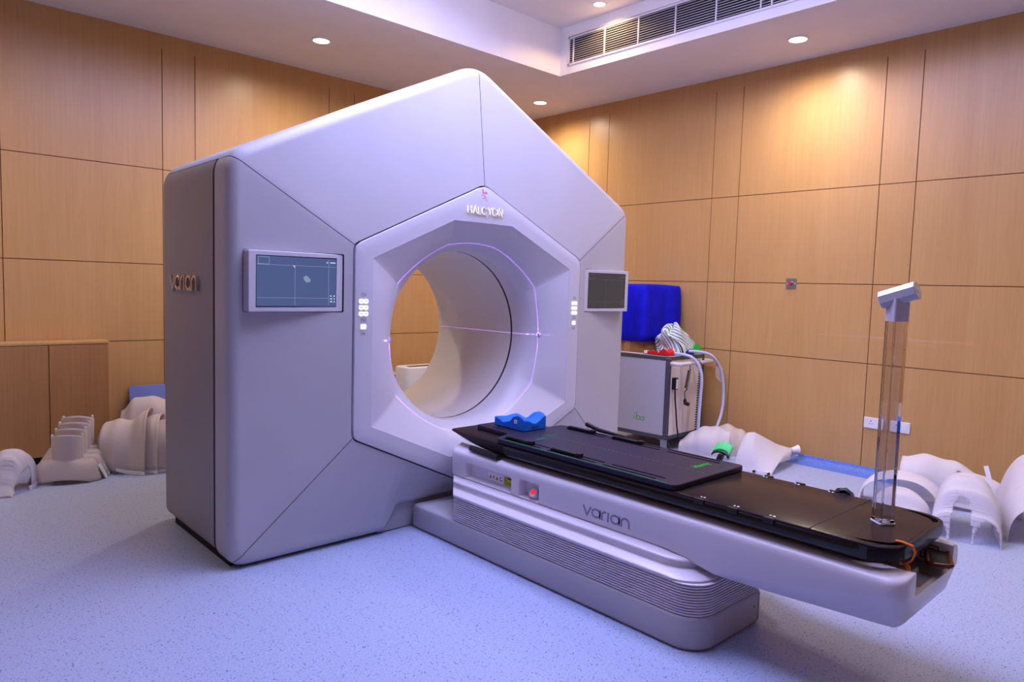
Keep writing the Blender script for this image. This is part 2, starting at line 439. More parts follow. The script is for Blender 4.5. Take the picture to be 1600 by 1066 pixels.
# ------------------------------------------------------------------ ceiling lamps
def downlight(x, y, z, label, energy, color, lens, group, r=0.062, spread=168, blend=1.0):
    t = thing('downlight', label, 'ceiling light', (x, y, z), (0, 0, 0), group)
    a = MB(); a.loft([[(rr*math.cos(2*PI*k/28), rr*math.sin(2*PI*k/28), zz) for k in range(28)] for rr, zz in ((r+0.012, 0), (r+0.010, -0.006), (r, -0.007), (r, -0.001))])
    build('trim_ring', a, 'trim_white', t, local=True)
    a = MB(); a.cyl((0, 0, -0.0005), (0, 0, -0.0045), r-0.001, 28); build('lens', a, lens, t, local=True)
    ld = bpy.data.lights.new('downlight_lamp', 'SPOT'); ld.energy = energy; ld.color = color; ld.spot_size = R(spread); ld.spot_blend = blend; ld.shadow_soft_size = 0.05
    lo = bpy.data.objects.new('downlight_lamp', ld); col.objects.link(lo); lo.location = (0, 0, -0.02); lo.parent = t
    return t
G1 = 'recessed downlights in the lowered ceiling border'
downlight(0.084, 2.103, ZS, 'round recessed downlight above the back wall, left of the gantry peak', SPOT_W, SPOT_COL, 'lens_on', G1)
downlight(2.48, 2.109, ZS, 'round recessed downlight in the far corner, below the ceiling recess corner', SPOT_W, SPOT_COL, 'lens_on', G1)
downlight(2.473, -0.551, ZS, 'round recessed downlight above the right wall, below the long air grille', SPOT_W, SPOT_COL, 'lens_on', G1)
downlight(-2.75, 2.103, ZS, 'round recessed downlight beyond the left edge of the photo', SPOT_W*0.9, SPOT_COL, 'lens_on', G1)
downlight(2.473, -3.2, ZS, 'round recessed downlight beyond the right edge of the photo', SPOT_W, SPOT_COL, 'lens_on', G1)
downlight(1.79, 0.77, ZT, 'warm round downlight in the raised ceiling beside the air grille', 26, TRAY_COL, 'lens_warm', None, 0.045, 150, 0.3)
G2 = 'unseen warm downlights added in the raised ceiling'
for x, y in ((1.79, -1.7), (0.2, -3.6)): downlight(x, y, ZT, 'unseen warm round downlight added in the raised ceiling', 34, SPOT_COL, 'lens_warm', G2, 0.045, 150, 0.8)  # unseen lamps added to bring more warm light from the front

# unseen glowing panel added overhead for the blue light; its sides brighten the fascia
PX0, PX1, PY0, PY1 = -1.2, 0.8, -1.6, 0.6
t = thing('added_light_panel', 'large unseen blue-white light panel added in the raised ceiling above the couch', 'ceiling light', ((PX0+PX1)/2, (PY0+PY1)/2, ZT))
a = MB()
for q in (((PX0-0.04, PY0-0.04), (PX1+0.04, PY0)), ((PX0-0.04, PY1), (PX1+0.04, PY1+0.04)), ((PX0-0.04, PY0), (PX0, PY1)), ((PX1, PY0), (PX1+0.04, PY1))): a.box((*q[0], ZT-0.03), (*q[1], ZT-0.0005))
build('panel_frame', a, 'trim_white', t, smooth=0)
a = MB(); a.box((PX0, PY0, ZT-0.15), (PX1, PY1, ZT-0.002)); build('diffuser', a, 'added_panel', t, smooth=0)

# ------------------------------------------------------------------ air grille
t = thing('air_grille', 'long white slatted air conditioning grille in the ceiling recess side', 'vent', (TX1, -0.02, 3.265))
a = MB(); y0, y1, z0, z1 = -1.50, 1.268, 3.262, 3.502
b2 = 0.018
for q in (((TX1-0.008, y0, z0), (TX1, y1, z0+b2)), ((TX1-0.008, y0, z1-b2), (TX1, y1, z1)), ((TX1-0.008, y0, z0), (TX1, y0+b2, z1)), ((TX1-0.008, y1-b2, z0), (TX1, y1, z1))): a.box(*q)
build('grille_frame', a, 'grille', t, bevel=0.002)
a = MB()
for i in range(11):
    z = z0+b2+0.011+i*0.0184
    a.prism([(-0.009, -0.004), (-0.002, 0.0015), (-0.002, 0.0032), (-0.010, -0.002)], y0+0.01, y1-0.01, lambda x, y, h, z=z: (TX1+x, h, z+y))
build('louvre', a, 'grille', t, smooth=0)
for y in (1.205, 0.86, 0.515, 0.17, -0.175, -0.52, -0.60, -0.865, -1.21):
    a = MB(); a.box((TX1-0.011, y-0.005, z0+b2), (TX1-0.001, y+0.005, z1-b2)); build('mullion', a, 'grille', t, smooth=0)
a = MB(); a.box((TX1-0.0015, y0+0.01, z0+0.01), (TX1-0.0002, y1-0.01, z1-0.01)); build('duct_opening', a, 'shadow_black', t, smooth=0)

# ------------------------------------------------------------------ gantry
g = thing('radiotherapy_gantry', 'large pale grey six-sided ring gantry with a round bore', 'radiotherapy machine', (0, 0.5, 0))
HW = 1.40
def lerp2(a, b, t): return (a[0]+(b[0]-a[0])*t, a[1]+(b[1]-a[1])*t)
ZC = 1.04
Ib = [(0, 1.905), (0.822, 1.522), (0.822, 0.558), (0, 0.172), (-0.822, 0.558), (-0.822, 1.522)]
I = [Ib[0], Ib[1], Ib[2], lerp2(Ib[2], Ib[3], 0.32), lerp2(Ib[2], Ib[3], 0.42), Ib[3], lerp2(Ib[4], Ib[3], 0.42), lerp2(Ib[4], Ib[3], 0.32), Ib[4], Ib[5]]
O = [(0, 2.585), (HW, 1.888), (HW, 0.008), (0.56, 0.008), (0.48, 0.135), (0, 0.135), (-0.48, 0.135), (-0.56, 0.008), (-HW, 0.008), (-HW, 1.888)]
TI = [0.045, 0.035, 0.035, 0.001, 0.001, 0.035, 0.001, 0.001, 0.035, 0.035]
TO = [0.12, 0.085, 0.10, 0.02, 0.02, 0.001, 0.02, 0.02, 0.10, 0.085]
NA = 12
def offs(V, d):
    n = len(V); out = []
    for i in range(n):
        p = Vector(V[i]); a = (p-Vector(V[i-1])).normalized(); b = (Vector(V[(i+1) % n])-p).normalized()
        na = Vector((a.y, -a.x)); nb = Vector((b.y, -b.x))    # inward for clockwise order
        k = 1+na.dot(nb)
        out.append(tuple(p+(na+nb)*d/max(k, 0.2)))
    return out
def arcs(V, T, shrink=0.0):
    n = len(V); out = []
    for i in range(n):
        p = Vector(V[i]); a = (p-Vector(V[i-1])).normalized(); b = (Vector(V[(i+1) % n])-p).normalized()
        t = max(T[i]-shrink, 0.001)
        p0 = p-a*t; p1 = p+b*t
        out.append([tuple((1-s)*(1-s)*p0+2*s*(1-s)*p+s*s*p1) for s in [k/NA for k in range(NA+1)]])
    return out
def half(arc, i, j, sub=8):
    """points from the middle of arc i, along the edge, to the middle of arc j"""
    a = arc[i][NA//2:]; b = arc[j][:NA//2+1]
    mid = [lerp2(a[-1], b[0], k/sub) for k in range(1, sub)]
    return a+mid+b
def span(V, T, idx, d=0.0, shrink=0.0):
    A = arcs(offs(V, d) if d else V, T, shrink)
    pts = []
    for i, j in zip(idx, idx[1:]):
        h = half(A, i, j); pts += h if not pts else h[1:]
    return pts
def gap(pts, e):
    """pull the two ends of a point row in by e to leave a seam"""
    def mv(a, b): v = Vector(b)-Vector(a); L = v.length; return lerp2(a, b, min(0.9, e/L)) if L > 1e-6 else a
    pts = list(pts); pts[0] = mv(pts[0], pts[1]); pts[-1] = mv(pts[-1], pts[-2]); return pts
YI, YO, RB, YS = 0.008, 0.078, 0.055, 0.243
def front_panel(name, idx, m, e=0.0018):
    rows = []
    def row(V, T, y, d=0, sh=0): rows.append([(x, y, z) for x, z in gap(span(V, T, idx, d, sh), e)])
    row(I, TI, YI+0.03, -0.001); row(I, TI, YI+0.004, -0.001); row(I, TI, YI, -0.0035)
    inner = span(I, TI, idx, -0.0035); outer = span(O, TO, idx, RB, RB*0.6)
    for k in range(1, 8):
        t = k/8
        rows.append([(x, YI+(YO-YI)*t, z) for x, z in gap([lerp2(a, b, t) for a, b in zip(inner, outer)], e)])
    for k in range(0, 9):
        p = k/8*PI/2
        row(O, TO, YO+RB*(1-math.cos(p)), RB*(1-math.sin(p)), RB*0.6*(1-math.sin(p)))
    row(O, TO, YS)
    row(O, TO, YS, 0.015, 0.01)
    mm = MB(); mm.loft([[Vector(p) for p in r] for r in rows], False)
    return build(name, mm, m, g, smooth=40)
front_panel('upper_panel', [9, 0], 'paint'); front_panel('upper_panel', [0, 1], 'paint')
spl = front_panel('side_panel', [8, 9], 'paint'); spr = front_panel('side_panel', [1, 2], 'paint')
front_panel('lower_panel', [2, 3, 4, 5, 6, 7, 8], 'paint')
full = list(range(10))+[0]
def ring(V, T, y, d=0, sh=0): return [(x, y, z) for x, z in span(V, T, full, d, sh)[:-1]]
Orear = [(0, 2.585), (HW, 1.888), (HW, 0.045), (0.56, 0.045), (0.48, 0.046), (0, 0.046), (-0.48, 0.046), (-0.56, 0.045), (-HW, 0.045), (-HW, 1.888)]
TR = [0.12, 0.085, 0.05, 0.001, 0.001, 0.001, 0.001, 0.001, 0.05, 0.085]
def rear_panel(name, idx, m, y0, e=0.0018):
    rows = []
    def row(y, d=0, sh=0): rows.append([(x, y, z) for x, z in gap(span(Orear, TR, idx, d, sh), e)])
    row(y0, 0.02, 0.01); row(y0); row(0.955)
    for k in range(1, 9):
        p = k/8*PI/2; d = 0.07*(1-math.cos(p)); row(0.955+0.09*math.sin(p), d, d*0.4)
    circ = [(0.56*math.sin(math.atan2(x, z-ZC)), 1.11, ZC+0.56*math.cos(math.atan2(x, z-ZC))) for x, y, z in rows[-1]]
    last = rows[-1]
    rows += [[tuple(Vector(p).lerp(Vector(q), t)) for p, q in zip(last, circ)] for t in (0.35, 0.7, 1.0)]
    mm = MB(); mm.loft(rows, False); return build(name, mm, m, g, smooth=40)
rear_panel('roof_cover', [9, 0], 'paint', YS+0.002); rear_panel('roof_cover', [0, 1], 'paint', YS+0.002)
rear_panel('flank_cover', [8, 9], 'shaded_paint', YS+0.024); rear_panel('flank_cover', [1, 2], 'shaded_paint', YS+0.024)
rear_panel('under_cover', [2, 3, 4, 5, 6, 7, 8], 'shaded_paint', YS+0.024)
mm = MB(); rows = [ring(O, TO, y, d, d*0.5) for y, d in ((0.20, 0.022), (0.40, 0.010), (0.955, 0.010), (1.02, 0.04))]
mm.loft(rows); build('inner_chassis', mm, 'seam', g)
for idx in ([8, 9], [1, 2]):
    mm = MB(); mm.loft([[(x, y, z) for x, z in gap(span(O, TO, idx, d, 0.002), 0.03)] for y, d in ((0.240, 0.010), (0.2425, 0.0012), (0.268, 0.0012), (0.270, 0.010))], False); build('side_gap_shade', mm, 'seam', g)  # dark band laid in the open gap between covers, standing in for its shade
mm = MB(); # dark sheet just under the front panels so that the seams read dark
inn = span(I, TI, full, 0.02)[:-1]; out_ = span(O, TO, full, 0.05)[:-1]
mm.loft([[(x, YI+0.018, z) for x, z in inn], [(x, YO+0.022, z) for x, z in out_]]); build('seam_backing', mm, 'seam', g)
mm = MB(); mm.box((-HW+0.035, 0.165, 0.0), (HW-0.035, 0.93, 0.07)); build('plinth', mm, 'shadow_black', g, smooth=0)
mm = MB(); mm.box((-0.60, 0.112, 0.006), (0.60, 0.125, 0.15)); build('kick_plate', mm, 'base', g, smooth=0)

# bezel with funnel
OCT = [(0.213, 1.687), (0.715, 1.458), (0.715, 0.612), (0.213, 0.387), (-0.213, 0.387), (-0.715, 0.612), (-0.715, 1.458), (-0.213, 1.687)]
hexv = [(0, 1.9), (0.8175, 1.5195), (0.8175, 0.5605), (0, 0.177), (-0.8175, 0.5605), (-0.8175, 1.5195)]
TH = [0.045, 0.035, 0.035, 0.035, 0.035, 0.035]
def polar(V, T, d, n):
    """rounded polygon sampled at n angles about the bore axis"""
    A = arcs(offs(V, d) if d else V, T); P = [p for a in A for p in a]
    return sample_poly(P, n)
def sample_poly(P, n):
    res = []
    Q = [(x, z-ZC) for x, z in P]
    for k in range(n):
        a = 2*PI*k/n; dx, dz = math.sin(a), math.cos(a)
        best = None
        for (x0, z0), (x1, z1) in zip(Q, Q[1:]+Q[:1]):
            ex, ez = x1-x0, z1-z0; den = dx*ez-dz*ex
            if abs(den) < 1e-9: continue
            tt = (x0*ez-z0*ex)/den; uu = (x0*dz-z0*dx)/den
            if tt > 0 and -1e-6 <= uu <= 1+1e-6: best = tt if best is None else max(best, tt)
        res.append((dx*best, ZC+dz*best))
    return res
# sample angles: include octagon corner directions so that the facets stay crisp
ANG = sorted(set([round(2*PI*k/144, 5) for k in range(144)]+[round(math.atan2(x, z-ZC) % (2*PI), 5) for x, z in OCT]))
def sample_ang(P):
    res = []; Q = [(x, z-ZC) for x, z in P]
    for a in ANG:
        dx, dz = math.sin(a), math.cos(a); best = 0
        for (x0, z0), (x1, z1) in zip(Q, Q[1:]+Q[:1]):
            ex, ez = x1-x0, z1-z0; den = dx*ez-dz*ex
            if abs(den) < 1e-9: continue
            tt = (x0*ez-z0*ex)/den; uu = (x0*dz-z0*dx)/den
            if tt > 0 and -1e-5 <= uu <= 1+1e-5: best = max(best, tt)
        res.append((dx*best, ZC+dz*best))
    return res
def hexring(d):
    A = arcs(offs(hexv, d) if d else hexv, TH); return sample_ang([p for a in A for p in a])
octr = sample_ang(OCT); cir = [(0.5*math.sin(a), ZC+0.5*math.cos(a)) for a in ANG]
mm = MB(); rows = [[(x, 0.03, z) for x, z in hexring(0)], [(x, 0.006, z) for x, z in hexring(0)], [(x, 0.0015, z) for x, z in hexring(0.002)], [(x, 0, z) for x, z in hexring(0.006)]]
h6 = hexring(0.006)
rows += [[(*[a+(b-a)*t for a, b in zip(p, q)],) for p, q in zip(h6, octr)] for t in (0.5, 0.985, 1.0)]
rows[-3:] = [[(p[0], 0.0 if i < 2 else 0.002, p[1]) for p in r] for i, r in enumerate(rows[-3:])]

FD = 0.205
def sideness(a):
    q = abs((math.degrees(a) % 180)-90); q = min(1, max(0, (33-q)/13)); return q*q*(3-2*q)
SW = [sideness(a) for a in ANG]
for k in range(1, 17):
    t = k/16; row_ = []
    for p, q, w_ in zip(octr, cir, SW):
        f = 1-(1-t)**2; g_ = t*(1-w_)+1.15*t**1.3*w_
        row_.append((p[0]+(q[0]-p[0])*f, 0.002+(FD-0.002)*g_, p[1]+(q[1]-p[1])*f))
    rows.append(row_)
rows.append([(x, 0.285, z) for x, z in cir])
mm.loft(rows); bz = build('bezel', mm, 'bezel', g, smooth=24)
def circ_ring(r, y, n=120): return [(r*math.sin(2*PI*k/n), y, ZC+r*math.cos(2*PI*k/n)) for k in range(n)]
mm = MB(); mm.loft([circ_ring(0.5005, 0.283), circ_ring(0.5015, 0.286), circ_ring(0.5015, 0.300), circ_ring(0.5005, 0.302)]); build('bore_seam_ring', mm, 'seam', g)
mm = MB(); mm.loft([circ_ring(0.506, 0.300), circ_ring(0.5, 0.301), circ_ring(0.5, 0.70), circ_ring(0.5, 1.04), circ_ring(0.505, 1.075), circ_ring(0.52, 1.098), circ_ring(0.56, 1.11)]); build('bore_liner', mm, 'bore', g)

# laser ports on both sides of the funnel, with their projected lines as real light
for sx in (-1, 1):
    mm = MB(); mm.sphere((sx*0.566, 0.105, ZC), (0.022, 0.022, 0.022)); p = build('laser_port', mm, 'bezel', g)
    mm = MB(); mm.sphere((sx*0.5475, 0.094, ZC), (0.005, 0.005, 0.008), 10); build('laser_aperture', mm, 'violet', p)
def fan_laser(name, loc, axis, width, energy, color, parent):
    """a point lamp that only shines in a thin plane through it (a line laser)"""
    ld = bpy.data.lights.new(name, 'POINT'); ld.energy = energy; ld.color = color; ld.shadow_soft_size = 0.0; ld.use_nodes = True
    nt = ld.node_tree; em = nt.nodes.get('Emission')
    ge = nt.nodes.new('ShaderNodeNewGeometry'); dt = nt.nodes.new('ShaderNodeVectorMath'); dt.operation = 'DOT_PRODUCT'; dt.inputs[1].default_value = axis
    ab = nt.nodes.new('ShaderNodeMath'); ab.operation = 'ABSOLUTE'; lt = nt.nodes.new('ShaderNodeMath'); lt.operation = 'LESS_THAN'; lt.inputs[1].default_value = width
    nt.links.new(ge.outputs['Incoming'], dt.inputs[0]); nt.links.new(dt.outputs['Value'], ab.inputs[0]); nt.links.new(ab.outputs[0], lt.inputs[0]); nt.links.new(lt.outputs[0], em.inputs['Strength'])
    lo = bpy.data.objects.new(name, ld); col.objects.link(lo); lo.parent = parent
    lo.location = rootmat(parent).inverted() @ Vector(loc)
    return lo
fan_laser('laser_lamp', (-0.505, 0.10, ZC), (0, 1, 0), 0.0026, 44, (0.42, 0.16, 1.0), g)
fan_laser('laser_lamp', (0.505, 0.10, ZC), (0, 1, 0), 0.0026, 6, (0.42, 0.16, 1.0), g)
fan_laser('laser_lamp', (-0.505, 0.10, ZC), (0, 0, 1), 0.0022, 42, (0.5, 0.2, 1.0), g)
fan_laser('laser_lamp', (0.505, 0.10, ZC), (0, 0, 1), 0.0022, 12, (0.5, 0.2, 1.0), g)

# illuminated lettering, smudge, key pads
F0 = frame((-0.127, 0, 1.7385), (1, 0, 0), (0, 0, 1))
mm = MB(); hgt = 0.038; tot = sum(CW[c] for c in 'HALCYON'); sx = 0.254/tot; x = 0
for c in 'HALCYON':
    for st in CAPS[c]:
        ribbon(mm, [((x+px)*sx, py*hgt) for px, py in st], 0.0056, F0, 0.004, 0.010)
    x += CW[c]
nm = build('lit_lettering', mm, 'letters_lit', g, smooth=0); nm['label'] = 'white lit letters reading HALCYON'
mm = MB(); x = 0
for c in 'HALCYON':
    for st in CAPS[c]:
        ribbon(mm, [((x+px)*sx+0.0034, py*hgt+0.001) for px, py in st], 0.0030, F0, 0.006, 0.0104)
    x += CW[c]
build('letter_face', mm, 'logo_grey', nm, smooth=0)
mm = MB(); F1 = frame((-0.03, 0, 1.80), (1, 0, 0), (0, 0, 1))
for st, wd in (([(0.008, 0.076), (0.012, 0.068), (0.014, 0.058), (0.016, 0.050)], 0.009), ([(0.018, 0.056), (0.028, 0.059), (0.036, 0.062), (0.042, 0.058), (0.036, 0.053), (0.028, 0.055)], 0.005), ([(0.012, 0.046), (0.020, 0.040), (0.028, 0.042), (0.030, 0.034), (0.026, 0.026), (0.016, 0.028), (0.010, 0.022)], 0.004), ([(0.034, 0.034), (0.036, 0.024), (0.042, 0.016), (0.047, 0.012)], 0.003), ([(0.0, 0.046), (0.006, 0.042), (0.010, 0.040)], 0.0035)):
    ribbon(mm, st, wd, F1, 0.0, 0.0006)
sg = build('painted_smudge', mm, 'vermilion', g, smooth=0); sg['label'] = 'faded pink hand-painted smudge'
for s in (-1, 1):
    cx = s*0.770
    Fk = frame((cx, 0, 0), (1, 0, 0), (0, 0, 1))
    for zr in (1.244, 1.213, 1.182):
        for q in (-1, 1):
            mm = MB(); pts = rrect(0.0015, -0.0115, 0.0255, 0.0115, 0.0085)
            mm.prism([(q*a, b) for a, b in pts], 0, 0.004, lambda x, y, h, zr=zr, Fk=Fk: Fk @ Vector((x, y+zr, h)))
            bt = build('key_button', mm, 'button_lit', g, smooth=0)
            mm = MB(); ribbon(mm, [(q*0.007, zr+0.001), (q*0.019, zr+0.001)], 0.003, Fk, 0.004, 0.0044); build('key_mark', mm, 'glyph', bt, smooth=0)
    mm = MB(); mm.prism(rrect(-0.015, -0.012, 0.015, 0.012, 0.004), 0, 0.004, lambda x, y, h, Fk=Fk: Fk @ Vector((x, y+1.118, h)))
    bt = build('key_button', mm, 'button_lit', g, smooth=0)
    mm = MB(); ribbon(mm, [(-0.008, 1.121), (0.004, 1.121)], 0.003, Fk, 0.004, 0.0044); build('key_mark', mm, 'glyph', bt, smooth=0)
    for zz, wq, hq in ((1.277, 0.026, 0.016), (1.150, 0.028, 0.016), (1.083, 0.026, 0.010)):
        mm = MB(); ribbon(mm, rrect(-wq/2, zz-hq/2, wq/2, zz+hq/2, 0.004, 3), 0.0015, Fk, 0, 0.0005, True)
        ribbon(mm, [(-wq*0.28, zz+0.003), (-wq*0.1, zz+0.003)], 0.004, Fk, 0, 0.0005); ribbon(mm, [(0.0, zz-0.001), (wq*0.3, zz-0.001)], 0.004, Fk, 0, 0.0005)
        build('key_symbol', mm, 'glyph', g, smooth=0)

# monitors on the front side panels
MY = 0.02
def monitor(x0, x1, z0, z1, kind, panel):
    dim = '_dim' if kind else ''
    cb = MB(); e = 0.003; cb.prism(rrect(x0-e, z0-e, x1+e, z1+e, 0.008, 3), -0.05, 0.20, lambda x, y, h: (x, h, y)); cut(panel, cb)
    mm = MB(); mm.prism(rrect(x0, z0, x1, z1, 0.006, 3), MY, MY+0.085, lambda x, y, h: (x, h, y))
    fr = build('monitor', mm, 'frame', g, bevel=0.003)
    b = 0.036
    sx0, sx1, sz0, sz1 = x0+b, x1-b, z0+0.026, z1-0.024
    mm = MB(); mm.box((sx0, MY-0.0006, sz0), (sx1, MY+0.0004, sz1)); sc = build('screen', mm, 'screen'+dim, fr, smooth=0)
    mm = MB(); ribbon(mm, [(sx0, sz0), (sx1, sz0), (sx1, sz1), (sx0, sz1)], 0.006, frame((0, MY-0.0003, 0), (1, 0, 0), (0, 0, 1)), 0, 0.0002, True); build('screen_rim', mm, 'black', fr, smooth=0)
    W, H = sx1-sx0, sz1-sz0
    Fs = frame((sx0, MY-0.0006, sz0), (1, 0, 0), (0, 0, 1))
    mm = MB()
    for st in ([(0.0, 0.83), (1, 0.83)], [(0.465, 0.02), (0.465, 0.83)], [(0.90, 0.02), (0.90, 0.98)], [(0, 0.17), (0.90, 0.17)]):
        ribbon(mm, [(a*W, c*H) for a, c in st], 0.0016, Fs, 0, 0.0004)
    ribbon(mm, [(0.02*W, 0.84*H), (0.15*W, 0.84*H), (0.15*W, 0.98*H), (0.02*W, 0.98*H)], 0.002, Fs, 0, 0.0005, True)
    build('screen_lines', mm, 'screen_line'+dim, sc, smooth=0)
    sm_ = 'screen_line_dim' if kind else 'screen_white'
    for a, c, wq in ((0.87, 0.92, 0.02), (0.92, 0.92, 0.07), (0.92, 0.22, 0.02), (0.965, 0.22, 0.02), (0.92, 0.16, 0.03), (0.97, 0.16, 0.015), (0.92, 0.10, 0.03), (0.97, 0.10, 0.015)):
        mm = MB(); ribbon(mm, [(a*W, c*H), ((a+wq)*W, c*H)], 0.006, Fs, 0, 0.0005); build('screen_symbol', mm, sm_, sc, smooth=0)
    mm = MB(); mm.prism([(0.435*W, 0.83*H), (0.465*W, 0.83*H), (0.465*W, 0.78*H)], 0, 0.0005, lambda x, y, h: Fs @ Vector((x, y, h))); build('screen_marker', mm, sm_, sc, smooth=0)
    if not kind:
        mm = MB(); mm.prism([(0.57*W, 0.60*H), (0.61*W, 0.64*H), (0.66*W, 0.56*H), (0.66*W, 0.51*H), (0.61*W, 0.49*H), (0.58*W, 0.54*H)], 0, 0.0006, lambda x, y, h: Fs @ Vector((x, y, h)))
        build('couch_icon', mm, 'screen_line', sc, smooth=0)
    return fr
monitor(-1.336, -0.874, 1.192, 1.467, 0, spl)['label'] = 'monitor with bright blue screen'
monitor(0.887, 1.343, 1.190, 1.467, 1, spr)['label'] = 'monitor with dim grey screen'

# chrome wordmark on the left flank
mm = MB(); Fv = frame((-HW, 0.825, 1.272), (0, -1, 0), (0, 0, 1))
wordmark(mm, Fv, 0.385, 0.076, 0.013, -0.002, 0.018)
cw = build('chrome_wordmark', mm, 'chrome', g, bevel=0.002); cw['label'] = 'raised chrome letters reading varian'

# ------------------------------------------------------------------ couch
c = thing('treatment_couch', 'white and grey treatment couch with a black tabletop in front of the gantry', 'treatment couch', (-0.1, -1.0, 0))
def plan(x0, x1, y0, y1, rl, rr, n=10):
    """plan outline; corners at the foot end (y0) rounded rl/rr, small at the gantry end"""
    return arcpts(x1-0.01, y1-0.01, 0.01, 0, 90, 3)+arcpts(x0+0.01, y1-0.01, 0.01, 90, 180, 3)+arcpts(x0+rl, y0+rl, rl, 180, 270, n)+arcpts(x1-rr, y0+rr, rr, 270, 360, n)
BX0, BX1, BY0, BY1 = -0.39, 0.105, -1.715, 0.09
mm = MB(); rows = []
for d, z in ((0.012, 0.0), (0.012, 0.010), (0.0, 0.012), (0.0, 0.118), (0.004, 0.126), (0.012, 0.1315), (0.028, 0.134)):
    rows.append([(x, y, z) for x, y in plan(BX0+d, BX1-d, BY0+d, BY1-d, 0.115-d, 0.05-d*0.5)])
mm.loft(rows, True, True, True); build('couch_base', mm, 'base', c, smooth=40)
mm = MB()
for yy in ((0.053),):
    ribbon(mm, [(yy, 0.014), (yy, 0.128)], 0.003, frame((0, BY0, 0), (1, 0, 0), (0, 0, 1)), -0.001, 0.0008)
mm.cyl((0.022, BY0+0.001, 0.078), (0.022, BY0-0.001, 0.078), 0.004, 10)
build('base_seam', mm, 'seam', c, smooth=0)
# bellows
mm = MB(); rows = []
NR = 12; z = 0.132; zt = 0.258
for k in range(NR):
    za = z+(zt-z)*k/NR; h = (zt-z)/NR
    for d, q in ((0.018, 0.0), (0.004, 0.20), (0.003, 0.60), (0.008, 0.70), (0.018, 0.74)):
        rows.append([(x, y, za+h*q) for x, y in plan(BX0+d+0.002, BX1-d-0.004, BY0+d+0.004, -0.252-d, 0.11, 0.045)])
mm.loft(rows, True, True, True); build('bellows', mm, 'bellows', c, smooth=50)
# stepped collar above the bellows
mm = MB(); rows = []
def cplan(d, z): return [(x, y, z) for x, y in plan(BX0+d, 0.36-d, -1.700+d*1.2, -0.254+(d-0.003)*1.25, 0.13, 0.13)]
for d, z in ((0.03, 0.252), (0.006, 0.2535), (0.003, 0.257), (0.003, 0.263), (0.008, 0.2675), (0.054, 0.278), (0.0575, 0.280), (0.058, 0.300), (0.055, 0.303), (0.055, 0.307), (0.059, 0.3125), (0.070, 0.3155), (0.09, 0.3165), (0.11, 0.325)):
    rows.append(cplan(d, z))
mm.loft(rows, True, True, True); build('collar', mm, 'couch', c, smooth=50)

# carriage (long white trough)
def carr_section(y, xo, zb, ch, zc, deep=0.40):
    """U section; xo outer half width, zb bottom z, ch inset of the bottom, zc top of the underside chamfer"""
    xi = 0.188; k = min(1, (xo-xi)/0.102)
    h_ = [(0.0, zb), (xo-ch, zb), (xo-0.004, zc-0.004), (xo, zc+0.006), (xo, 0.436), (xo-0.002*k, 0.450), (xo-0.007*k, 0.459), (xo-0.016*k, 0.466), (xo-0.030*k, 0.471), (xo-0.055*k, 0.477), (xi+0.014*k, 0.482), (xi+0.003*k, 0.478), (xi, 0.468), (xi, deep), (0.0, deep)]
    return [(x, y, z) for x, z in h_+[(-x, z) for x, z in reversed(h_[1:-1])]]
mm = MB(); rows = []
Y0c, Y1c, CX, rc = -2.352, -0.092, 0.29, 0.055
for k in range(9):
    a = k/8*PI/2; y = Y0c+rc*(1-math.cos(a)); xo = CX-rc*(1-math.sin(a))
    rows.append(carr_section(y, xo, 0.283+0.104*(1-k/8)**1.5, 0.095, 0.405))
for y, zb, ch, zc in ((-2.245, 0.281, 0.09, 0.397), (-2.1, 0.279, 0.075, 0.366), (-1.9, 0.279, 0.045, 0.328), (-1.7, 0.282, 0.018, 0.297), (-1.6, 0.304, 0.012, 0.316), (-1.5, 0.317, 0.012, 0.329), (-1.2, 0.319, 0.012, 0.331), (-0.8, 0.319, 0.012, 0.331), (-0.5, 0.319, 0.012, 0.331), (-0.25, 0.319, 0.012, 0.331)):
    rows.append(carr_section(y, CX, zb, ch, zc))
for k in range(7):
    a = k/6*PI/2; rows.append(carr_section(Y1c-0.05*(1-math.sin(a)), CX-0.05*(1-math.cos(a)), 0.319, 0.012, 0.331))
mm.loft(rows, True, True, True); cr = build('carriage', mm, 'couch', c, smooth=50)
# two recesses in the near side: warning-label bay and emergency-stop bay
def bay(y0, y1, z0, z1, dep):
    cb = MB(); P = rrect(-y1, z0, -y0, z1, 0.012, 4); Q = rrect(-y1+0.012, z0+0.018, -y0-0.012, z1-0.004, 0.008, 4)
    A = [(-0.32, -u, z) for u, z in P]; A2 = [(-0.289, -u, z) for u, z in P]; B = [(-0.290+dep, -u, z) for u, z in Q]
    cb.loft([A, A2, B], True, True, True); return cb
cut(cr, bay(-0.592, -0.235, 0.3285, 0.414, 0.030)); cut(cr, bay(-0.783, -0.646, 0.3285, 0.417, 0.042))
xl = -0.260-0.0006
Fl = frame((xl, -0.390, 0.350), (0, -1, 0), (0, 0, 1))
mm = MB(); mm.prism(rrect(0, 0.005, 0.112, 0.042, 0.002, 2), -0.0006, 0.0004, lambda x, y, h: Fl @ Vector((x, y, h))); lb = build('warning_label', mm, 'label', c, smooth=0)
for cx in (0.016, 0.066):
    mm = MB(); mm.prism([(cx-0.012, 0.012), (cx+0.012, 0.012), (cx, 0.034)], 0.0004, 0.0010, lambda x, y, h: Fl @ Vector((x, y, h))); build('warning_triangle', mm, 'orange_print', lb, smooth=0)
mm = MB()
ribbon(mm, [(0.041, 0.012), (0.041, 0.032)], 0.005, Fl, 0.0004, 0.001); ribbon(mm, [(0.036, 0.026), (0.046, 0.026)], 0.004, Fl, 0.0004, 0.001)
for cx in (0.016, 0.066): ribbon(mm, [(cx, 0.016), (cx, 0.025)], 0.003, Fl, 0.001, 0.0014)
build('label_mark', mm, 'dark_print', lb, smooth=0)
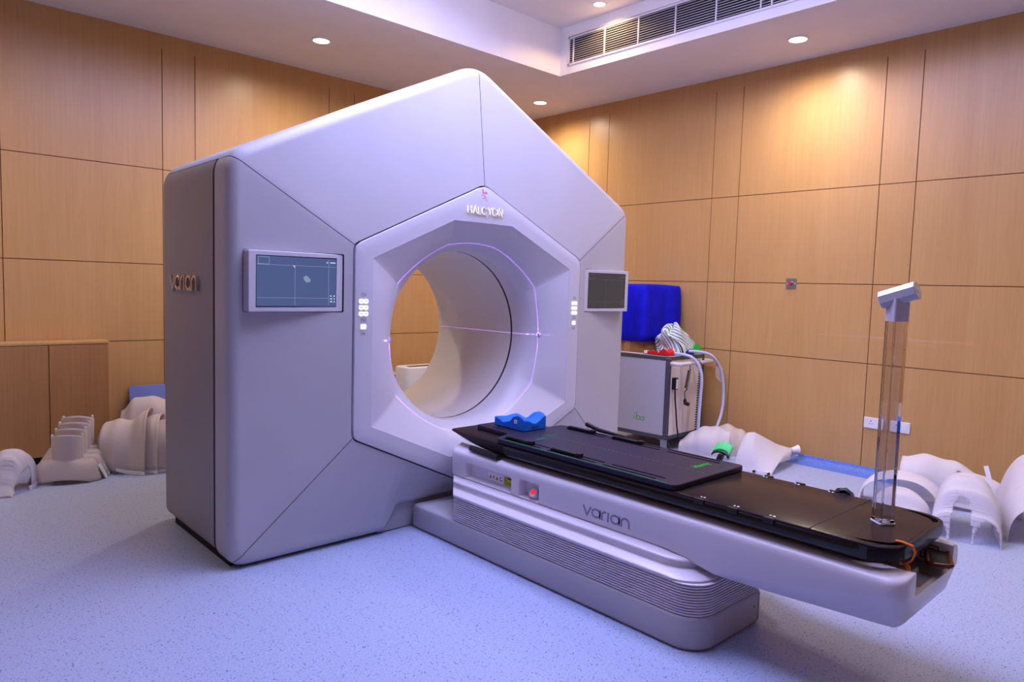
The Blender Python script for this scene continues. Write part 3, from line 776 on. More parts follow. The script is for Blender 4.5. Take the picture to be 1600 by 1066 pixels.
mm = MB(); ribbon(mm, arcpts(0.096, 0.023, 0.009, 60, 340, 12), 0.004, Fl, 0.0004, 0.001); build('label_symbol', mm, 'blue_print', lb, smooth=0)
Fy = frame((xl, -0.507, 0.350), (0, -1, 0), (0, 0, 1))
mm = MB(); mm.prism(rrect(0, 0, 0.068, 0.044, 0.002, 2), -0.0006, 0.0004, lambda x, y, h: Fy @ Vector((x, y, h))); lb = build('caution_label', mm, 'yellow', c, smooth=0); lb['label'] = 'yellow caution label'
mm = MB(); mm.prism([(0.026, 0.034), (0.067, 0.034), (0.067, 0.043), (0.026, 0.043)], 0.0004, 0.001, lambda x, y, h: Fy @ Vector((x, y, h)))
ribbon(mm, [(0.004, 0.024), (0.022, 0.024), (0.013, 0.041)], 0.0022, Fy, 0.0004, 0.001, True)
for k in range(4): ribbon(mm, [(0.004, 0.019-k*0.005), (0.064-0.006*(k % 2), 0.019-k*0.005)], 0.0014, Fy, 0.0004, 0.0009)
build('label_print', mm, 'dark_print', lb, smooth=0)
ax = Vector((-0.75, 0, 0.66)).normalized(); pc = Vector((-0.262, -0.728, 0.358))
mm = MB(); mm.cyl(pc-ax*0.03, pc+ax*0.016, 0.0235, 28); es = build('emergency_button', mm, 'couch', c)
mm = MB(); mm.cyl(pc+ax*0.014, pc+ax*0.018, 0.0135, 24); build('red_lamp', mm, 'estop', es)
mm = MB(); Fw = frame((-0.290, -1.058, 0.352), (0, -1, 0), (0, 0, 1)); wordmark(mm, Fw, 0.255, 0.041, 0.0085, 0.0002, 0.0009)
wm = build('printed_wordmark', mm, 'logo_grey', c, smooth=0); wm['label'] = 'grey lettering reading varian'
# black bar and pad on the carriage top at the gantry end
mm = MB(); mm.tube([(-0.262, -0.245, 0.488), (-0.268, -0.34, 0.486), (-0.274, -0.475, 0.484)], 0.015, 10); build('grip_bar', mm, 'black', c)
# brake housing and inlay at the open foot end
mm = MB(); mm.box((-0.180, -2.10, 0.401), (0.180, -0.30, 0.44)); build('slide_rail', mm, 'shadow_black', c, smooth=0)
mm = MB(); mm.prism(rrect(-0.10, -2.335, 0.05, -2.285, 0.015, 4), 0.4005, 0.4020, lambda x, y, h: (x, y, h)); build('floor_window', mm, 'logo_grey', c, smooth=0)
mm = MB(); ribbon(mm, [(-0.02, -0.01), (0.035, -0.01), (0.035, 0.040), (-0.02, 0.040)], 0.003, frame((0.1878, -2.27, 0.42), (0, -1, 0), (0, 0, 1)), 0.0, 0.0008, True); build('service_hatch', mm, 'seam', c, smooth=0)

# tabletop
ZTT = 0.553
def table_half(y):
    if y > -0.45: return 0.262-0.030*((y+0.45)/0.41)**2
    return 0.268
mm = MB(); rows = []
ys = [-0.040, -0.05, -0.08, -0.14, -0.22, -0.32, -0.45, -0.8, -1.2, -1.6, -2.0, -2.15]
def tsec(y, hw, th, r=0.012):
    return [(-hw+r, y, ZTT), (-hw+0.004, y, ZTT-0.003), (-hw, y, ZTT-min(0.012, th*0.4)), (-hw, y, ZTT-th*0.62), (-hw+0.012, y, ZTT-th*0.88), (-hw+0.045, y, ZTT-th), (hw-0.045, y, ZTT-th), (hw-0.012, y, ZTT-th*0.88), (hw, y, ZTT-th*0.62), (hw, y, ZTT-min(0.012, th*0.4)), (hw-0.004, y, ZTT-0.003), (hw-r, y, ZTT)]
for y in ys:
    th = 0.066 if y <= -0.45 else 0.014+0.052*(1-((y+0.45)/0.41)**2.0)
    rows.append(tsec(y, table_half(y), th))
for k in range(1, 10):
    a = k/9*PI/2; rows.append(tsec(-2.215-0.100*math.sin(a), 0.268-0.09*(1-math.cos(a)), 0.066-0.02*(1-math.cos(a))))
mm.loft(rows, True, True, True); tt = build('tabletop', mm, 'carbon', c, smooth=40)
for P in ([(-0.232, -2.170), (-0.222, -2.215), (-0.196, -2.265), (-0.158, -2.292), (-0.172, -2.302), (-0.205, -2.292), (-0.232, -2.255), (-0.241, -2.205)], [(0.238, -2.165), (0.222, -2.215), (0.196, -2.265), (0.158, -2.292), (0.172, -2.302), (0.205, -2.292), (0.232, -2.255), (0.243, -2.205)]):
    cb = MB(); cb.prism(roundpoly(P, [0.006]*8, 3), 0.44, 0.60, lambda x, y, h: (x, y, h)); cut(tt, cb)
# glossy side mouldings, index notches, seam, far knob
for s in (-1, 1):
    mm = MB(); rows = []
    for y, e in ((-0.50, 0.0), (-0.55, 1), (-1.2, 1), (-2.05, 1), (-2.14, 0.9), (-2.20, 0.3), (-2.23, -0.5)):
        rows.append([(s*(0.2685+0.004*e*q), y, ZTT-zq) for q, zq in ((0, 0.008), (1, 0.012), (1.6, 0.025), (1.6, 0.042), (0, 0.05))])
    mm.loft(rows, True, True, True); build('side_moulding', mm, 'gloss_black', c)
    for y in (-1.62, -1.76, -1.90):
        mm = MB(); mm.prism(arcpts(0, 0, 0.020, 0, 180, 12), -0.02, 0.0012, lambda x, yy, h, s=s, y=y: (s*(0.2765-yy*0.8), y+x, ZTT+h)); nt = build('index_notch', mm, 'black', c)
        mm = MB(); mm.cyl((s*0.2425, y-0.006, ZTT), (s*0.2425, y-0.006, ZTT+0.0016), 0.005, 10); mm.cyl((s*0.2425, y+0.008, ZTT), (s*0.2425, y+0.008, ZTT+0.0016), 0.004, 10); build('index_pin', mm, 'label', nt)
mm = MB(); mm.box((-0.266, -2.0425, ZTT-0.01), (0.266, -2.0385, ZTT+0.0007)); build('table_seam', mm, 'seam', c, smooth=0)
mm = MB(); mm.tube([(0.268, -1.90, 0.535), (0.288, -1.91, 0.552), (0.296, -1.935, 0.556), (0.290, -1.96, 0.545), (0.268, -1.972, 0.53)], [0.010, 0.013, 0.014, 0.013, 0.010], 10); build('side_handle', mm, 'gloss_black', c)
mm = MB(); mm.box((-0.15, -2.20, 0.44), (0.15, -0.5, 0.492)); build('table_mount', mm, 'shadow_black', c, smooth=0)

# positioning board on the tabletop
ZB = ZTT+0.024
p = thing('positioning_board', 'black indexed positioning board with green print lying on the couch top', 'patient board', (0, -0.9, ZTT))
PB = roundpoly([(0.268, -1.508), (0.268, -0.40), (0.14, -0.39), (0.125, -0.12), (-0.125, -0.12), (-0.135, -0.40), (-0.266, -0.44), (-0.266, -1.508)], [0.03, 0.03, 0.03, 0.03, 0.02, 0.03, 0.03, 0.035])
mm = MB(); rows = [[(x, y, z) for x, y in PB] for z in (ZTT+0.0005, ZB)]
mm.loft(rows, True, True, True); pb = build('board_plate', mm, 'board', p, bevel=0.004)
def slot(x0, x1, y0, y1):
    mm = MB(); r = min(abs(x1-x0), abs(y1-y0))/2-1e-4; mm.prism(rrect(x0, y0, x1, y1, r, 4), ZB-0.001, ZB+0.0006, lambda x, y, h: (x, y, h)); return build('index_slot', mm, M['slot_black'], p, smooth=0)
for s in (-1, 1):
    for y0, y1 in ((-0.74, -0.47), (-1.08, -0.78), (-1.40, -1.12)):
        slot(s*0.243-0.006, s*0.243+0.006, y0, y1); slot(s*0.205-0.006, s*0.205+0.006, y0-0.02, y1-0.02)
    mm = MB(); mm.prism(rrect(-0.02, -0.15, 0.02, 0.15, 0.008, 3), ZB, ZB+0.001, lambda x, y, h, s=s: (s*0.09+x*0.6, -0.24+y*0.5, h)); build('head_slot', mm, 'black', p, smooth=0)
    for y0, y1 in ((-0.66, -0.49), (-0.97, -0.80)):
        mm = MB(); mm.box((s*0.226-0.011, y0, ZB+0.001), (s*0.226+0.011, y1, ZB+0.015)); mm.box((s*0.226-0.014, y0-0.012, ZB+0.001), (s*0.226+0.014, y0+0.014, ZB+0.020)); mm.box((s*0.226-0.013, y1-0.012, ZB+0.001), (s*0.226+0.013, y1+0.006, ZB+0.012)); build('hand_grip', mm, 'black', p, bevel=0.003)
mm = MB(); mm.tube([(0.258, -0.585, ZB+0.036), (0.264, -0.67, ZB+0.016), (0.268, -0.78, ZB+0.010), (0.268, -0.86, ZB+0.008)], [0.013, 0.012, 0.009, 0.007], 8); build('raised_lever', mm, 'black', p)
mm = MB()
for k in range(34): mm.box((-0.001, -1.47+k*0.0255, ZB), (0.001, -1.458+k*0.0255, ZB+0.0006))
mm.box((-0.001, -0.62, ZB), (0.001, -0.50, ZB+0.0006)); mm.box((-0.06, -0.561, ZB), (0.06, -0.559, ZB+0.0006))
build('centre_line', mm, 'green_dim', p, smooth=0)
mm = MB()
for k in range(100): mm.box((-0.262, -1.46+k*0.0098, ZB), (-0.254 if k % 5 else -0.250, -1.4588+k*0.0098, ZB+0.0006))
mm.box((-0.2636, -1.465, ZB), (-0.2626, -0.47, ZB+0.0006))
build('edge_scale', mm, 'green_dim', p, smooth=0)
for x, y in ((0.0, -1.15), (0.0, -1.25), (0.0, -1.33), (0.14, -1.28), (0.15, -1.46), (-0.14, -1.27), (-0.16, -1.44), (-0.13, -0.72), (0.13, -0.72)):
    mm = MB(); mm.cyl((x, y, ZB-0.001), (x, y, ZB+0.0008), 0.008, 12); build('peg_hole', mm, 'black', p)
text_mesh('maker_print', 'klarity', 0.046, 'green', frame((0.045, -1.405, ZB+0.0006), (1, 0.0, 0), (0, 1, 0)), p)
text_mesh('maker_print', 'klarity', 0.024, 'green', frame((-0.125, -0.60, ZB+0.0006), (1, 0, 0), (0, 1, 0)), p)
for y in (-0.235, -0.265):
    mm = MB(); mm.cyl((-0.108, y, ZB), (-0.108, y, ZB+0.016), 0.0025, 8); build('locating_pin', mm, 'steel', p)

# blue head rest
h = thing('head_rest', 'blue foam head and neck rest on the head end of the board', 'head rest', (0.03, -0.31, ZB+0.001))
mm = MB(); NX, NY = 28, 48; rows = []
def hz(u, v):   # u 0..1 across, v 0..1 from head end to neck end
    prof = [(0, 0.050), (0.10, 0.047), (0.30, 0.030), (0.48, 0.040), (0.68, 0.074), (0.80, 0.080), (0.93, 0.072), (1, 0.060)]
    for (a, za), (b, zb) in zip(prof, prof[1:]):
        if a <= v <= b:
            s = (v-a)/(b-a); s = s*s*(3-2*s); base = za+(zb-za)*s; break
    return base*(1-0.36*math.exp(-((u-0.5)/0.24)**2)*min(1, v*1.5+0.3))+0.012*math.exp(-((u-0.92)/0.12)**2)*v
X0, X1, Yh0, Yh1 = -0.055, 0.112, -0.190, -0.425
for j in range(NY+1):
    v = j/NY; ring_ = []
    y = Yh0+(Yh1-Yh0)*v
    top = [(X0+(X1-X0)*i/NX, y, ZB+0.001+hz(i/NX, v)) for i in range(NX+1)]
    rows.append([(X0, y, ZB+0.001)]+top+[(X1, y, ZB+0.001)])
mm.loft(rows, True, True, True); hr = build('foam_block', mm, 'blue', h, smooth=75, bevel=0.007, seg=3)
mm = MB(); mm.box((X0-0.0014, -0.372, ZB+0.036), (X0+0.0005, -0.350, ZB+0.056)); sq = build('size_sticker', mm, 'label', h, smooth=0); sq['label'] = 'small white sticker'
mm = MB(); Fq = frame((X0-0.0014, -0.361, ZB+0.046), (0, -1, 0), (0, 0, 1)); ribbon(mm, rrect(-0.004, -0.005, 0.004, 0.005, 0.002, 2), 0.0018, Fq, 0, 0.0004, True); ribbon(mm, [(0.001, -0.002), (0.006, -0.006)], 0.0018, Fq, 0, 0.0004); build('sticker_print', mm, 'dark', sq, smooth=0)
mm = MB(); mm.box((0.0, Yh1-0.0012, ZB+0.014), (0.055, Yh1+0.001, ZB+0.026)); build('grip_recess', mm, mat('blue_dark', S(14, 64, 160), 0.7), h, smooth=0)

# camera stand of clear acrylic
sC = Vector((0.0085, -2.177)); e1 = Vector((0.8, -0.6)); e2 = Vector((0.6, 0.8))
s_ = thing('camera_stand', 'clear acrylic column carrying a grey camera head on the couch foot end', 'camera stand', (sC.x, sC.y, ZTT))
def sq(hw, ch, z): 
    P = [(hw, -hw+ch), (hw, hw-ch), (hw-ch, hw), (-hw+ch, hw), (-hw, hw-ch), (-hw, -hw+ch), (-hw+ch, -hw), (hw-ch, -hw)]
    return [(sC.x+e1.x*a+e2.x*b, sC.y+e1.y*a+e2.y*b, z) for a, b in P]
mm = MB(); mm.loft([sq(0.030, 0.004, ZTT+0.0005), sq(0.030, 0.004, ZTT+0.005)], True, True, True); build('foot_plate', mm, 'label', s_, smooth=0)
mm = MB(); mm.loft([sq(0.0265, 0.003, ZTT+0.005), sq(0.0265, 0.003, 1.262), sq(0.0150, 0.001, 1.262), sq(0.0150, 0.001, ZTT+0.005), sq(0.0265, 0.003, ZTT+0.005)]); build('acrylic_column', mm, 'acrylic', s_, smooth=0)
mm = MB(); mm.loft([sq(0.0268, 0.003, 1.256), sq(0.0268, 0.003, 1.335)], True, True, True); build('neck_block', mm, 'cam_grey', s_, smooth=0)
ca = Vector((0.0, -math.cos(R(19)), math.sin(R(19)))); cu_ = Vector((1, 0, 0)); cv_ = ca.cross(cu_)
cc = Vector((sC.x-0.002, sC.y-0.002, 1.345))
mm = MB(); rows = []
for dd, rr in ((-0.060, 0.029), (-0.057, 0.032), (0.057, 0.032), (0.060, 0.030)):
    rows.append([cc+ca*dd+rr*(math.cos(PI/8+k*PI/4)*cu_+math.sin(PI/8+k*PI/4)*cv_) for k in range(8)])
mm.loft(rows, True, True, True); hd = build('camera_head', mm, 'cam_grey', s_, smooth=20)
mm = MB(); mm.cyl(cc+ca*0.0595, cc+ca*0.063, 0.009, 16); build('camera_socket', mm, 'label', hd)

# orange cord round the table corner
oc = MB()
loop = [Vector((-0.205+0.0, -2.318, ZTT-0.02))+Vector((math.cos(a)*0.012, math.sin(a)*0.026-0.0, math.sin(a)*0.0)) for a in [0]]
yc, xc = -2.300, -0.165
pts = [(xc, yc+0.022, ZTT+0.004), (xc-0.004, yc-0.004, ZTT+0.006), (xc-0.006, yc-0.030, ZTT+0.002), (xc-0.007, yc-0.040, ZTT-0.018), (xc-0.005, yc-0.030, ZTT-0.045), (xc-0.003, yc-0.012, ZTT-0.062), (xc-0.002, yc+0.004, ZTT-0.066)]
for dx in (-0.004, 0.003): oc.tube([(x+dx, y, z) for x, y, z in pts], 0.003, 8)
for k in range(3):
    q = [(xc-0.004+0.010*math.sin(a+k*2.1), yc-0.022+0.006*math.cos(a+k), ZTT-0.062-0.0105*k*0.6-0.016*(1-math.cos(a))) for a in [2*PI*i/14 for i in range(14)]]
    oc.tube(q, 0.0028, 6, closed=True)
o = build('orange_cord', oc, 'orange'); tag(o, 'orange cord tied round the near corner of the tabletop foot end', 'cord')

# handset lying in the open end of the couch
t = thing('couch_handset', 'dark handset with a brown-red rim in the open end of the couch', 'handset', (0.11, -2.33, 0.407))
F = Matrix.Translation((0.12, -2.325, 0.4445)) @ Matrix.Rotation(R(20), 4, 'Z') @ Matrix.Rotation(R(-4), 4, 'X')
mm = MB(); mm.prism(rrect(-0.075, -0.030, 0.075, 0.030, 0.012, 4), -0.010, 0.004, lambda x, y, h: F @ Vector((x, y, h))); build('handset_body', mm, 'black', t, bevel=0.002)
mm = MB(); mm.tube([F @ Vector((x, y, 0)) for x, y in rrect(-0.08, -0.034, 0.08, 0.034, 0.014, 4)], 0.0085, 8, closed=True); build('rubber_rim', mm, 'brown_red', t)
mm = MB(); mm.prism(rrect(-0.06, -0.02, 0.01, 0.02, 0.004, 3), 0.004, 0.0046, lambda x, y, h: F @ Vector((x, y, h))); build('handset_display', mm, 'dark', t, smooth=0)

# green padded arm support clipped to the far table edge
t = thing('arm_support', 'bright green curved pad on a black stem at the far table edge', 'arm support', (0.285, -1.36, 0.53))
mm = MB(); mm.prism([(-0.012, 0), (0.012, 0), (0.016, 0.075), (-0.008, 0.075)], 0.272, 0.296, lambda x, y, h: (h+y*0.35, -1.352-x-y*0.15, 0.520+y)); build('stem', mm, 'black', t, bevel=0.002)
mm = MB(); rows = []
for v in range(9):
    q = v/8; rows.append([(0.312+0.020*math.cos(a)*0.6+q*0.035-0.01, -1.366+0.042*math.sin(a), 0.590+0.020*math.cos(a)*1.0+q*0.030*1.0+0.004*math.sin(PI*q)) for a in [R(-82+164*k/14) for k in range(15)]])
mm.loft(rows, False); build('pad', mm, 'green_pad', t, solid=0.010)
mm = MB(); mm.loft([[(0.300+0.020*math.cos(a)*0.6-0.006, -1.366+0.043*math.sin(a), 0.584+0.020*math.cos(a)+d) for a in [R(-82+164*k/14) for k in range(15)]] for d in (-0.004, 0.004)], False); build('pad_shell', mm, 'black', t, solid=0.010)

# ------------------------------------------------------------------ low cabinet, board and appliance at the back wall
t = thing('low_cabinet', 'low beech cabinet with two doors along the back wall at left', 'cabinet', (-2.2, 2.79, 0))
mm = MB(); mm.box((-3.0, 2.72, 0.055), (-1.272, YB-0.013, 0.842)); build('cabinet_body', mm, 'wood_cab', t, smooth=0)
mm = MB(); mm.box((-3.0, 2.70, 0.842), (-1.268, YB-0.013, 0.86)); build('cabinet_top', mm, 'wood', t, bevel=0.002)
mm = MB(); mm.box((-3.0, 2.76, 0.0), (-1.29, YB-0.013, 0.055)); build('plinth', mm, 'black_skirt', t, smooth=0)
for a, b in ((-2.66, -1.646), (-1.640, -1.274)):
    mm = MB(); mm.box((a, 2.702, 0.058), (b, 2.7195, 0.839)); build('door', mm, 'wood_cab', t, bevel=0.0015)
mm = MB(); Fb = frame((-1.105, 2.74, 0.004), (1, 0, 0), (0, 0.25, 1)); mm.prism(rrect(0, 0, 0.62, 0.505, 0.03, 5), -0.009, 0.009, lambda x, y, h: Fb @ Vector((x, y, h)))
o = build('blue_board', mm, 'blue_board', bevel=0.003); tag(o, 'blue laminate board leaning on the back wall behind the masks', 'board')
t = thing('portable_appliance', 'white portable appliance with a dark top slot, seen through the bore', 'appliance', (1.45, 2.55, 0))
mm = MB(); mm.loft([[(x, y, z) for x, y in rrect(1.195+d, 2.47+d, 1.62-d, 2.72-d, 0.05-d, 5)] for d, z in ((0.004, 0.0), (0, 0.01), (0, 0.52), (0.006, 0.538), (0.02, 0.545))], True, True, True); build('housing', mm, 'appliance', t)
mm = MB(); mm.prism(rrect(1.25, 2.52, 1.58, 2.60, 0.02, 4), 0.545, 0.5465, lambda x, y, h: (x, y, h)); build('air_slot', mm, 'dark', t, smooth=0)

def socket(label, place, u0, u1, z0, z1, group, plug=False, switch=True):
    c0 = place((u0+u1)/2, (z0+z1)/2, 0)
    t = thing('wall_socket', label, 'wall socket', c0, (0, 0, 0), group)
    mm = MB(); mm.prism(rrect(u0, z0, u1, z1, 0.004, 3), 0, 0.010, place); build('face_plate', mm, 'socket', t, bevel=0.002)
    w_ = u1-u0; cx = u0+w_*0.36; cz = (z0+z1)/2
    mm = MB()
    for dx, dz, rr in ((0, 0.014, 0.0045), (-0.010, -0.006, 0.0035), (0.010, -0.006, 0.0035)): mm.prism(arcpts(cx+dx, cz+dz, rr, 0, 330, 10), 0.0098, 0.0106, place)
    build('pin_hole', mm, 'dark_print', t, smooth=0)
    if switch:
        mm = MB(); mm.prism(rrect(u0+w_*0.66, cz-0.022, u0+w_*0.88, cz+0.022, 0.003, 3), 0.010, 0.0135, place); build('switch_rocker', mm, 'socket', t, bevel=0.001)
    if plug:
        mm = MB(); mm.prism(rrect(cx-0.02, cz-0.018, cx+0.02, cz+0.02, 0.008, 3), 0.0106, 0.05, place); build('plug', mm, 'black', t, bevel=0.003)
pr = lambda u, z, d: (XW-d, -u, z)
socket('white wall socket with switch, left of the acrylic column', pr, 1.010, 1.150, 0.36, 0.44, None)
socket('white wall socket plate, just right of the acrylic column', pr, 1.190, 1.328, 0.36, 0.44, None)
pbk = lambda u, z, d: (u, YB-d, z)
socket('white back-wall socket holding a black plug, seen through the bore', pbk, 1.255, 1.352, 0.37, 0.452, None, True, False)
socket('white back-wall socket beside the white appliance, seen through the bore', pbk, 1.364, 1.46, 0.37, 0.452, None, False, True)
t = thing('emergency_switch', 'grey steel plate with a red push button on the right wall', 'emergency switch', (XW, -0.378, 1.43))
mm = MB(); mm.prism(rrect(0.335, 1.387, 0.421, 1.473, 0.004, 3), 0, 0.004, pr); build('steel_plate', mm, 'steel', t, bevel=0.001)
mm = MB(); mm.cyl(pr(0.376, 1.433, 0.004), pr(0.376, 1.433, 0.012), 0.017, 20); build('button_collar', mm, 'chrome', t)
mm = MB(); mm.cyl(pr(0.376, 1.433, 0.012), pr(0.376, 1.433, 0.026), 0.0135, 20); build('red_button', mm, 'red', t)
mm = MB()
for u in (0.346, 0.410): mm.cyl(pr(u, 1.43, 0.004), pr(u, 1.43, 0.006), 0.004, 10)
build('plate_screw', mm, 'label', t)

# ------------------------------------------------------------------ wheeled cart and what lies on it
CR = R(2.5); CO = Vector((2.285, 0.30, 0))
t = thing('wheeled_cart', 'grey wheeled equipment cart with dark frame beside the right wall', 'cart', CO, (0, 0, CR))
CWd, CD, CZ0, CZ1 = 0.57, 0.66, 0.105, 0.80
fr_ = 0.032
mm = MB()
for x in (0, CWd-fr_):
    for y in (0, CD-fr_): mm.box((x, y, CZ0), (x+fr_, y+fr_, CZ1))
for z in (CZ0, CZ1-fr_):
    for y in (0, CD-fr_): mm.box((0, y, z), (CWd, y+fr_, z+fr_))
    for x in (0, CWd-fr_): mm.box((x, 0, z), (x+fr_, CD, z+fr_))
build('cart_frame', mm, 'cart_frame', t, local=True, bevel=0.002)
mm = MB(); mm.box((0.004, fr_+0.002, CZ0+fr_), (0.010, CD-fr_-0.002, CZ1-fr_)); fpn = build('front_panel', mm, 'cart_panel', t, local=True, smooth=0)
mm = MB(); mm.box((fr_+0.002, 0.004, CZ0+fr_), (CWd-fr_-0.002, 0.010, CZ1-fr_)); build('end_panel', mm, 'cart_side', t, local=True, smooth=0)
mm = MB(); mm.box((fr_, CD-0.010, CZ0+fr_), (CWd-fr_, CD-0.004, CZ1-fr_)); mm.box((CWd-0.010, fr_, CZ0+fr_), (CWd-0.004, CD-fr_, CZ1-fr_)); build('rear_panel', mm, 'cart_side', t, local=True, smooth=0)
mm = MB(); mm.box((0.006, 0.006, CZ1-0.004), (CWd-0.006, CD-0.006, CZ1+0.002)); build('top_board', mm, 'cart_side', t, local=True, smooth=0)
mm = MB(); mm.box((0.01, 0.01, CZ0), (CWd-0.01, CD-0.01, CZ0+0.006)); build('bottom_board', mm, 'cart_frame', t, local=True, smooth=0)
mm = MB()
for z in (CZ0+0.016, CZ1-0.016):
    for k in (0.010, 0.026): mm.sphere((-0.0, k, z), 0.0035, 8); mm.sphere((k, 0.0, z), 0.0035, 8)
for z in (CZ0+0.045, CZ1-0.045): mm.sphere((0.0, 0.016, z), 0.0035, 8); mm.sphere((0.016, 0, z), 0.0035, 8)
build('rivet', mm, 'steel', t, local=True)
for x in (0.05, CWd-0.05):
    for y in (0.05, CD-0.05):
        mm = MB(); mm.box((x-0.032, y-0.032, CZ0-0.008), (x+0.032, y+0.032, CZ0)); mm.box((x-0.022, y-0.045, CZ0-0.075), (x-0.017, y+0.02, CZ0-0.004)); mm.box((x+0.017, y-0.045, CZ0-0.075), (x+0.022, y+0.02, CZ0-0.004)); k = build('caster', mm, 'steel', t, local=True, smooth=0)
        mm = MB(); mm.cyl((x-0.013, y-0.02, 0.04), (x+0.013, y-0.02, 0.04), 0.04, 20); build('wheel', mm, 'dark', k, local=True)
mm = MB(); mm.tube([(0.035, 0.006, 0.742), (0.035, -0.05, 0.742), (0.055, -0.075, 0.742), (0.30, -0.075, 0.742), (0.56, -0.075, 0.742), (0.59, -0.05, 0.742), (0.59, 0.02, 0.742)], 0.017, 12); build('push_handle', mm, 'clear_wrap', t, local=True)
# maker's mark on the front panel
def cartw(p): return ROOTM[t.name] @ Vector(p)
Fi = frame(cartw((0.0038, 0.33, 0.235)), tuple(cartw((0, 0, 0))-cartw((0, 1, 0))), (0, 0, 1))
mm = MB()
ribbon(mm, [(0.004, 0.0), (0.004, 0.035)], 0.006, Fi, 0, 0.0008); ribbon(mm, [(0.010, 0.048), (0.014, 0.058)], 0.006, Fi, 0, 0.0008)
ribbon(mm, [(0.030, 0.062), (0.026, 0.0)], 0.005, Fi, 0, 0.0008); ribbon(mm, arcpts(0.046, 0.018, 0.017, 0, 360, 14), 0.005, Fi, 0, 0.0008)
ribbon(mm, arcpts(0.088, 0.017, 0.016, 0, 360, 14), 0.005, Fi, 0, 0.0008); ribbon(mm, [(0.106, 0.034), (0.106, 0.0)], 0.005, Fi, 0, 0.0008)
b_ = build('maker_mark', mm, 'green', t, smooth=0); b_['label'] = 'green lettering reading iba'
# holder on the end panel with its own flex
mm = MB(); mm.box((0.060, -0.034, 0.525), (0.100, 0.004, 0.625)); sb = build('holder_box', mm, 'black', t, local=True, bevel=0.003)
mm = MB(); mm.box((0.068, -0.0355, 0.535), (0.094, -0.033, 0.613)); build('holder_label', mm, 'label', sb, local=True, smooth=0)
mm = MB(); mm.tube([(0.08, -0.018, 0.53), (0.085, -0.02, 0.44), (0.105, -0.02, 0.35), (0.125, -0.022, 0.22), (0.150, -0.03, 0.10), (0.17, -0.04, 0.012)], 0.0065, 8); build('holder_cable', mm, 'black', t, local=True)
def coil(p0, p1, r, turns, wr, n=9):
    p0 = Vector(p0); p1 = Vector(p1); ax_ = (p1-p0).normalized(); u = ax_.cross(Vector((1, 0, 0)) if abs(ax_.x) < 0.9 else Vector((0, 1, 0))).normalized(); v = ax_.cross(u)
    return [p0+(p1-p0)*k/(turns*n)+r*(math.cos(2*PI*k/n)*u+math.sin(2*PI*k/n)*v) for k in range(turns*n+1)]
HX = -0.115
mm = MB(); mm.tube([cartw((0.25, -0.052, 0.72)), cartw((0.235, -0.055, 0.70))]+[Vector(q) for q in coil(cartw((0.232, -0.055, 0.68)), cartw((0.190, -0.055, 0.53)), 0.013, 10, 0.003)]+[cartw((0.180, -0.05, 0.50)), cartw((0.200, -0.045, 0.43))], 0.0038, 6)
mm.tube([cartw((0.250, -0.052, 0.72)), cartw((0.262, -0.075, 0.765)), cartw((0.275, -0.095, 0.755)), cartw((0.27, -0.10, 0.72))], 0.0038, 6)
o = build('coiled_lead', mm, 'black'); tag(o, 'short black coiled lead hanging from the cart handle with its plug', 'cable')
mm = MB(); mm.sphere(cartw((0.200, -0.045, 0.42)), (0.016, 0.014, 0.024), 12); mm.cyl(cartw((0.196, -0.047, 0.405)), cartw((0.190, -0.085, 0.40)), 0.016, 12); build('plug', mm, 'black', o)
mm = MB(); mm.tube([cartw((0.315, -0.050, 0.73)), cartw((0.33, -0.075, 0.765)), cartw((0.335, -0.097, 0.75))]+[Vector(q) for q in coil(cartw((0.335, -0.098, 0.72)), cartw((0.262, -0.12, 0.03)), 0.012, 34, 0.003)]+[cartw((0.25, -0.12, 0.012)), cartw((0.2, -0.13, 0.006))], 0.0036, 6)
o = build('coiled_lead', mm, 'black'); tag(o, 'long black coiled lead hanging down the cart end to the floor', 'cable')
def smooth_path(pts, n=8):
    P = [Vector(p) for p in pts]; out = []
    for i in range(len(P)-1):
        p0 = P[max(i-1, 0)]; p1 = P[i]; p2 = P[i+1]; p3 = P[min(i+2, len(P)-1)]
        for k in range(n):
            s = k/n; out.append(0.5*((2*p1)+(-p0+p2)*s+(2*p0-5*p1+4*p2-p3)*s*s+(-p0+3*p1-3*p2+p3)*s**3))
    out.append(P[-1]); return out
mm = MB(); mm.tube(smooth_path([(2.50, 0.62, 0.813), (2.42, 0.50, 0.814), (2.44, 0.36, 0.820), (2.505, 0.22, 0.79), (2.545, 0.155, 0.66), (2.54, 0.15, 0.45), (2.522, 0.145, 0.26), (2.52, 0.14, 0.10), (2.535, 0.13, 0.012), (2.56, 0.06, 0.012)]), 0.0125, 10)
o = build('hose', mm, 'hose'); tag(o, 'lilac hose hanging in front of the cart end panel', 'hose')
mm = MB(); mm.tube(smooth_path([(2.66, 0.62, 0.813), (2.55, 0.45, 0.815), (2.62, 0.30, 0.835), (2.76, 0.20, 0.80), (2.875, 0.165, 0.66), (2.905, 0.15, 0.45), (2.86, 0.14, 0.28), (2.74, 0.13, 0.13), (2.66, 0.13, 0.014), (2.60, 0.12, 0.012)]), 0.0125, 10)
o = build('hose', mm, 'hose'); tag(o, 'lilac hose arching right of the cart along the wall', 'hose')
mm = MB()
for k in range(4): mm.tube([Vector((2.855+0.034*math.cos(a)+0.006*k, 0.188-0.006*k, 0.655+0.062*math.sin(a)-0.007*k)) for a in [2*PI*i/20 for i in range(20)]], 0.0016, 6, closed=True)
o = build('wire_bundle', mm, 'cart_side'); tag(o, 'thin grey wire bundle hanging from the cart handle end', 'cable')
mm = MB(); mm.tube([Vector((2.855+0.012*math.cos(a), 0.196, 0.735+0.035*math.sin(a))) for a in [2*PI*i/16 for i in range(16)]], 0.004, 6, closed=True); build('red_tie', mm, 'red', o)

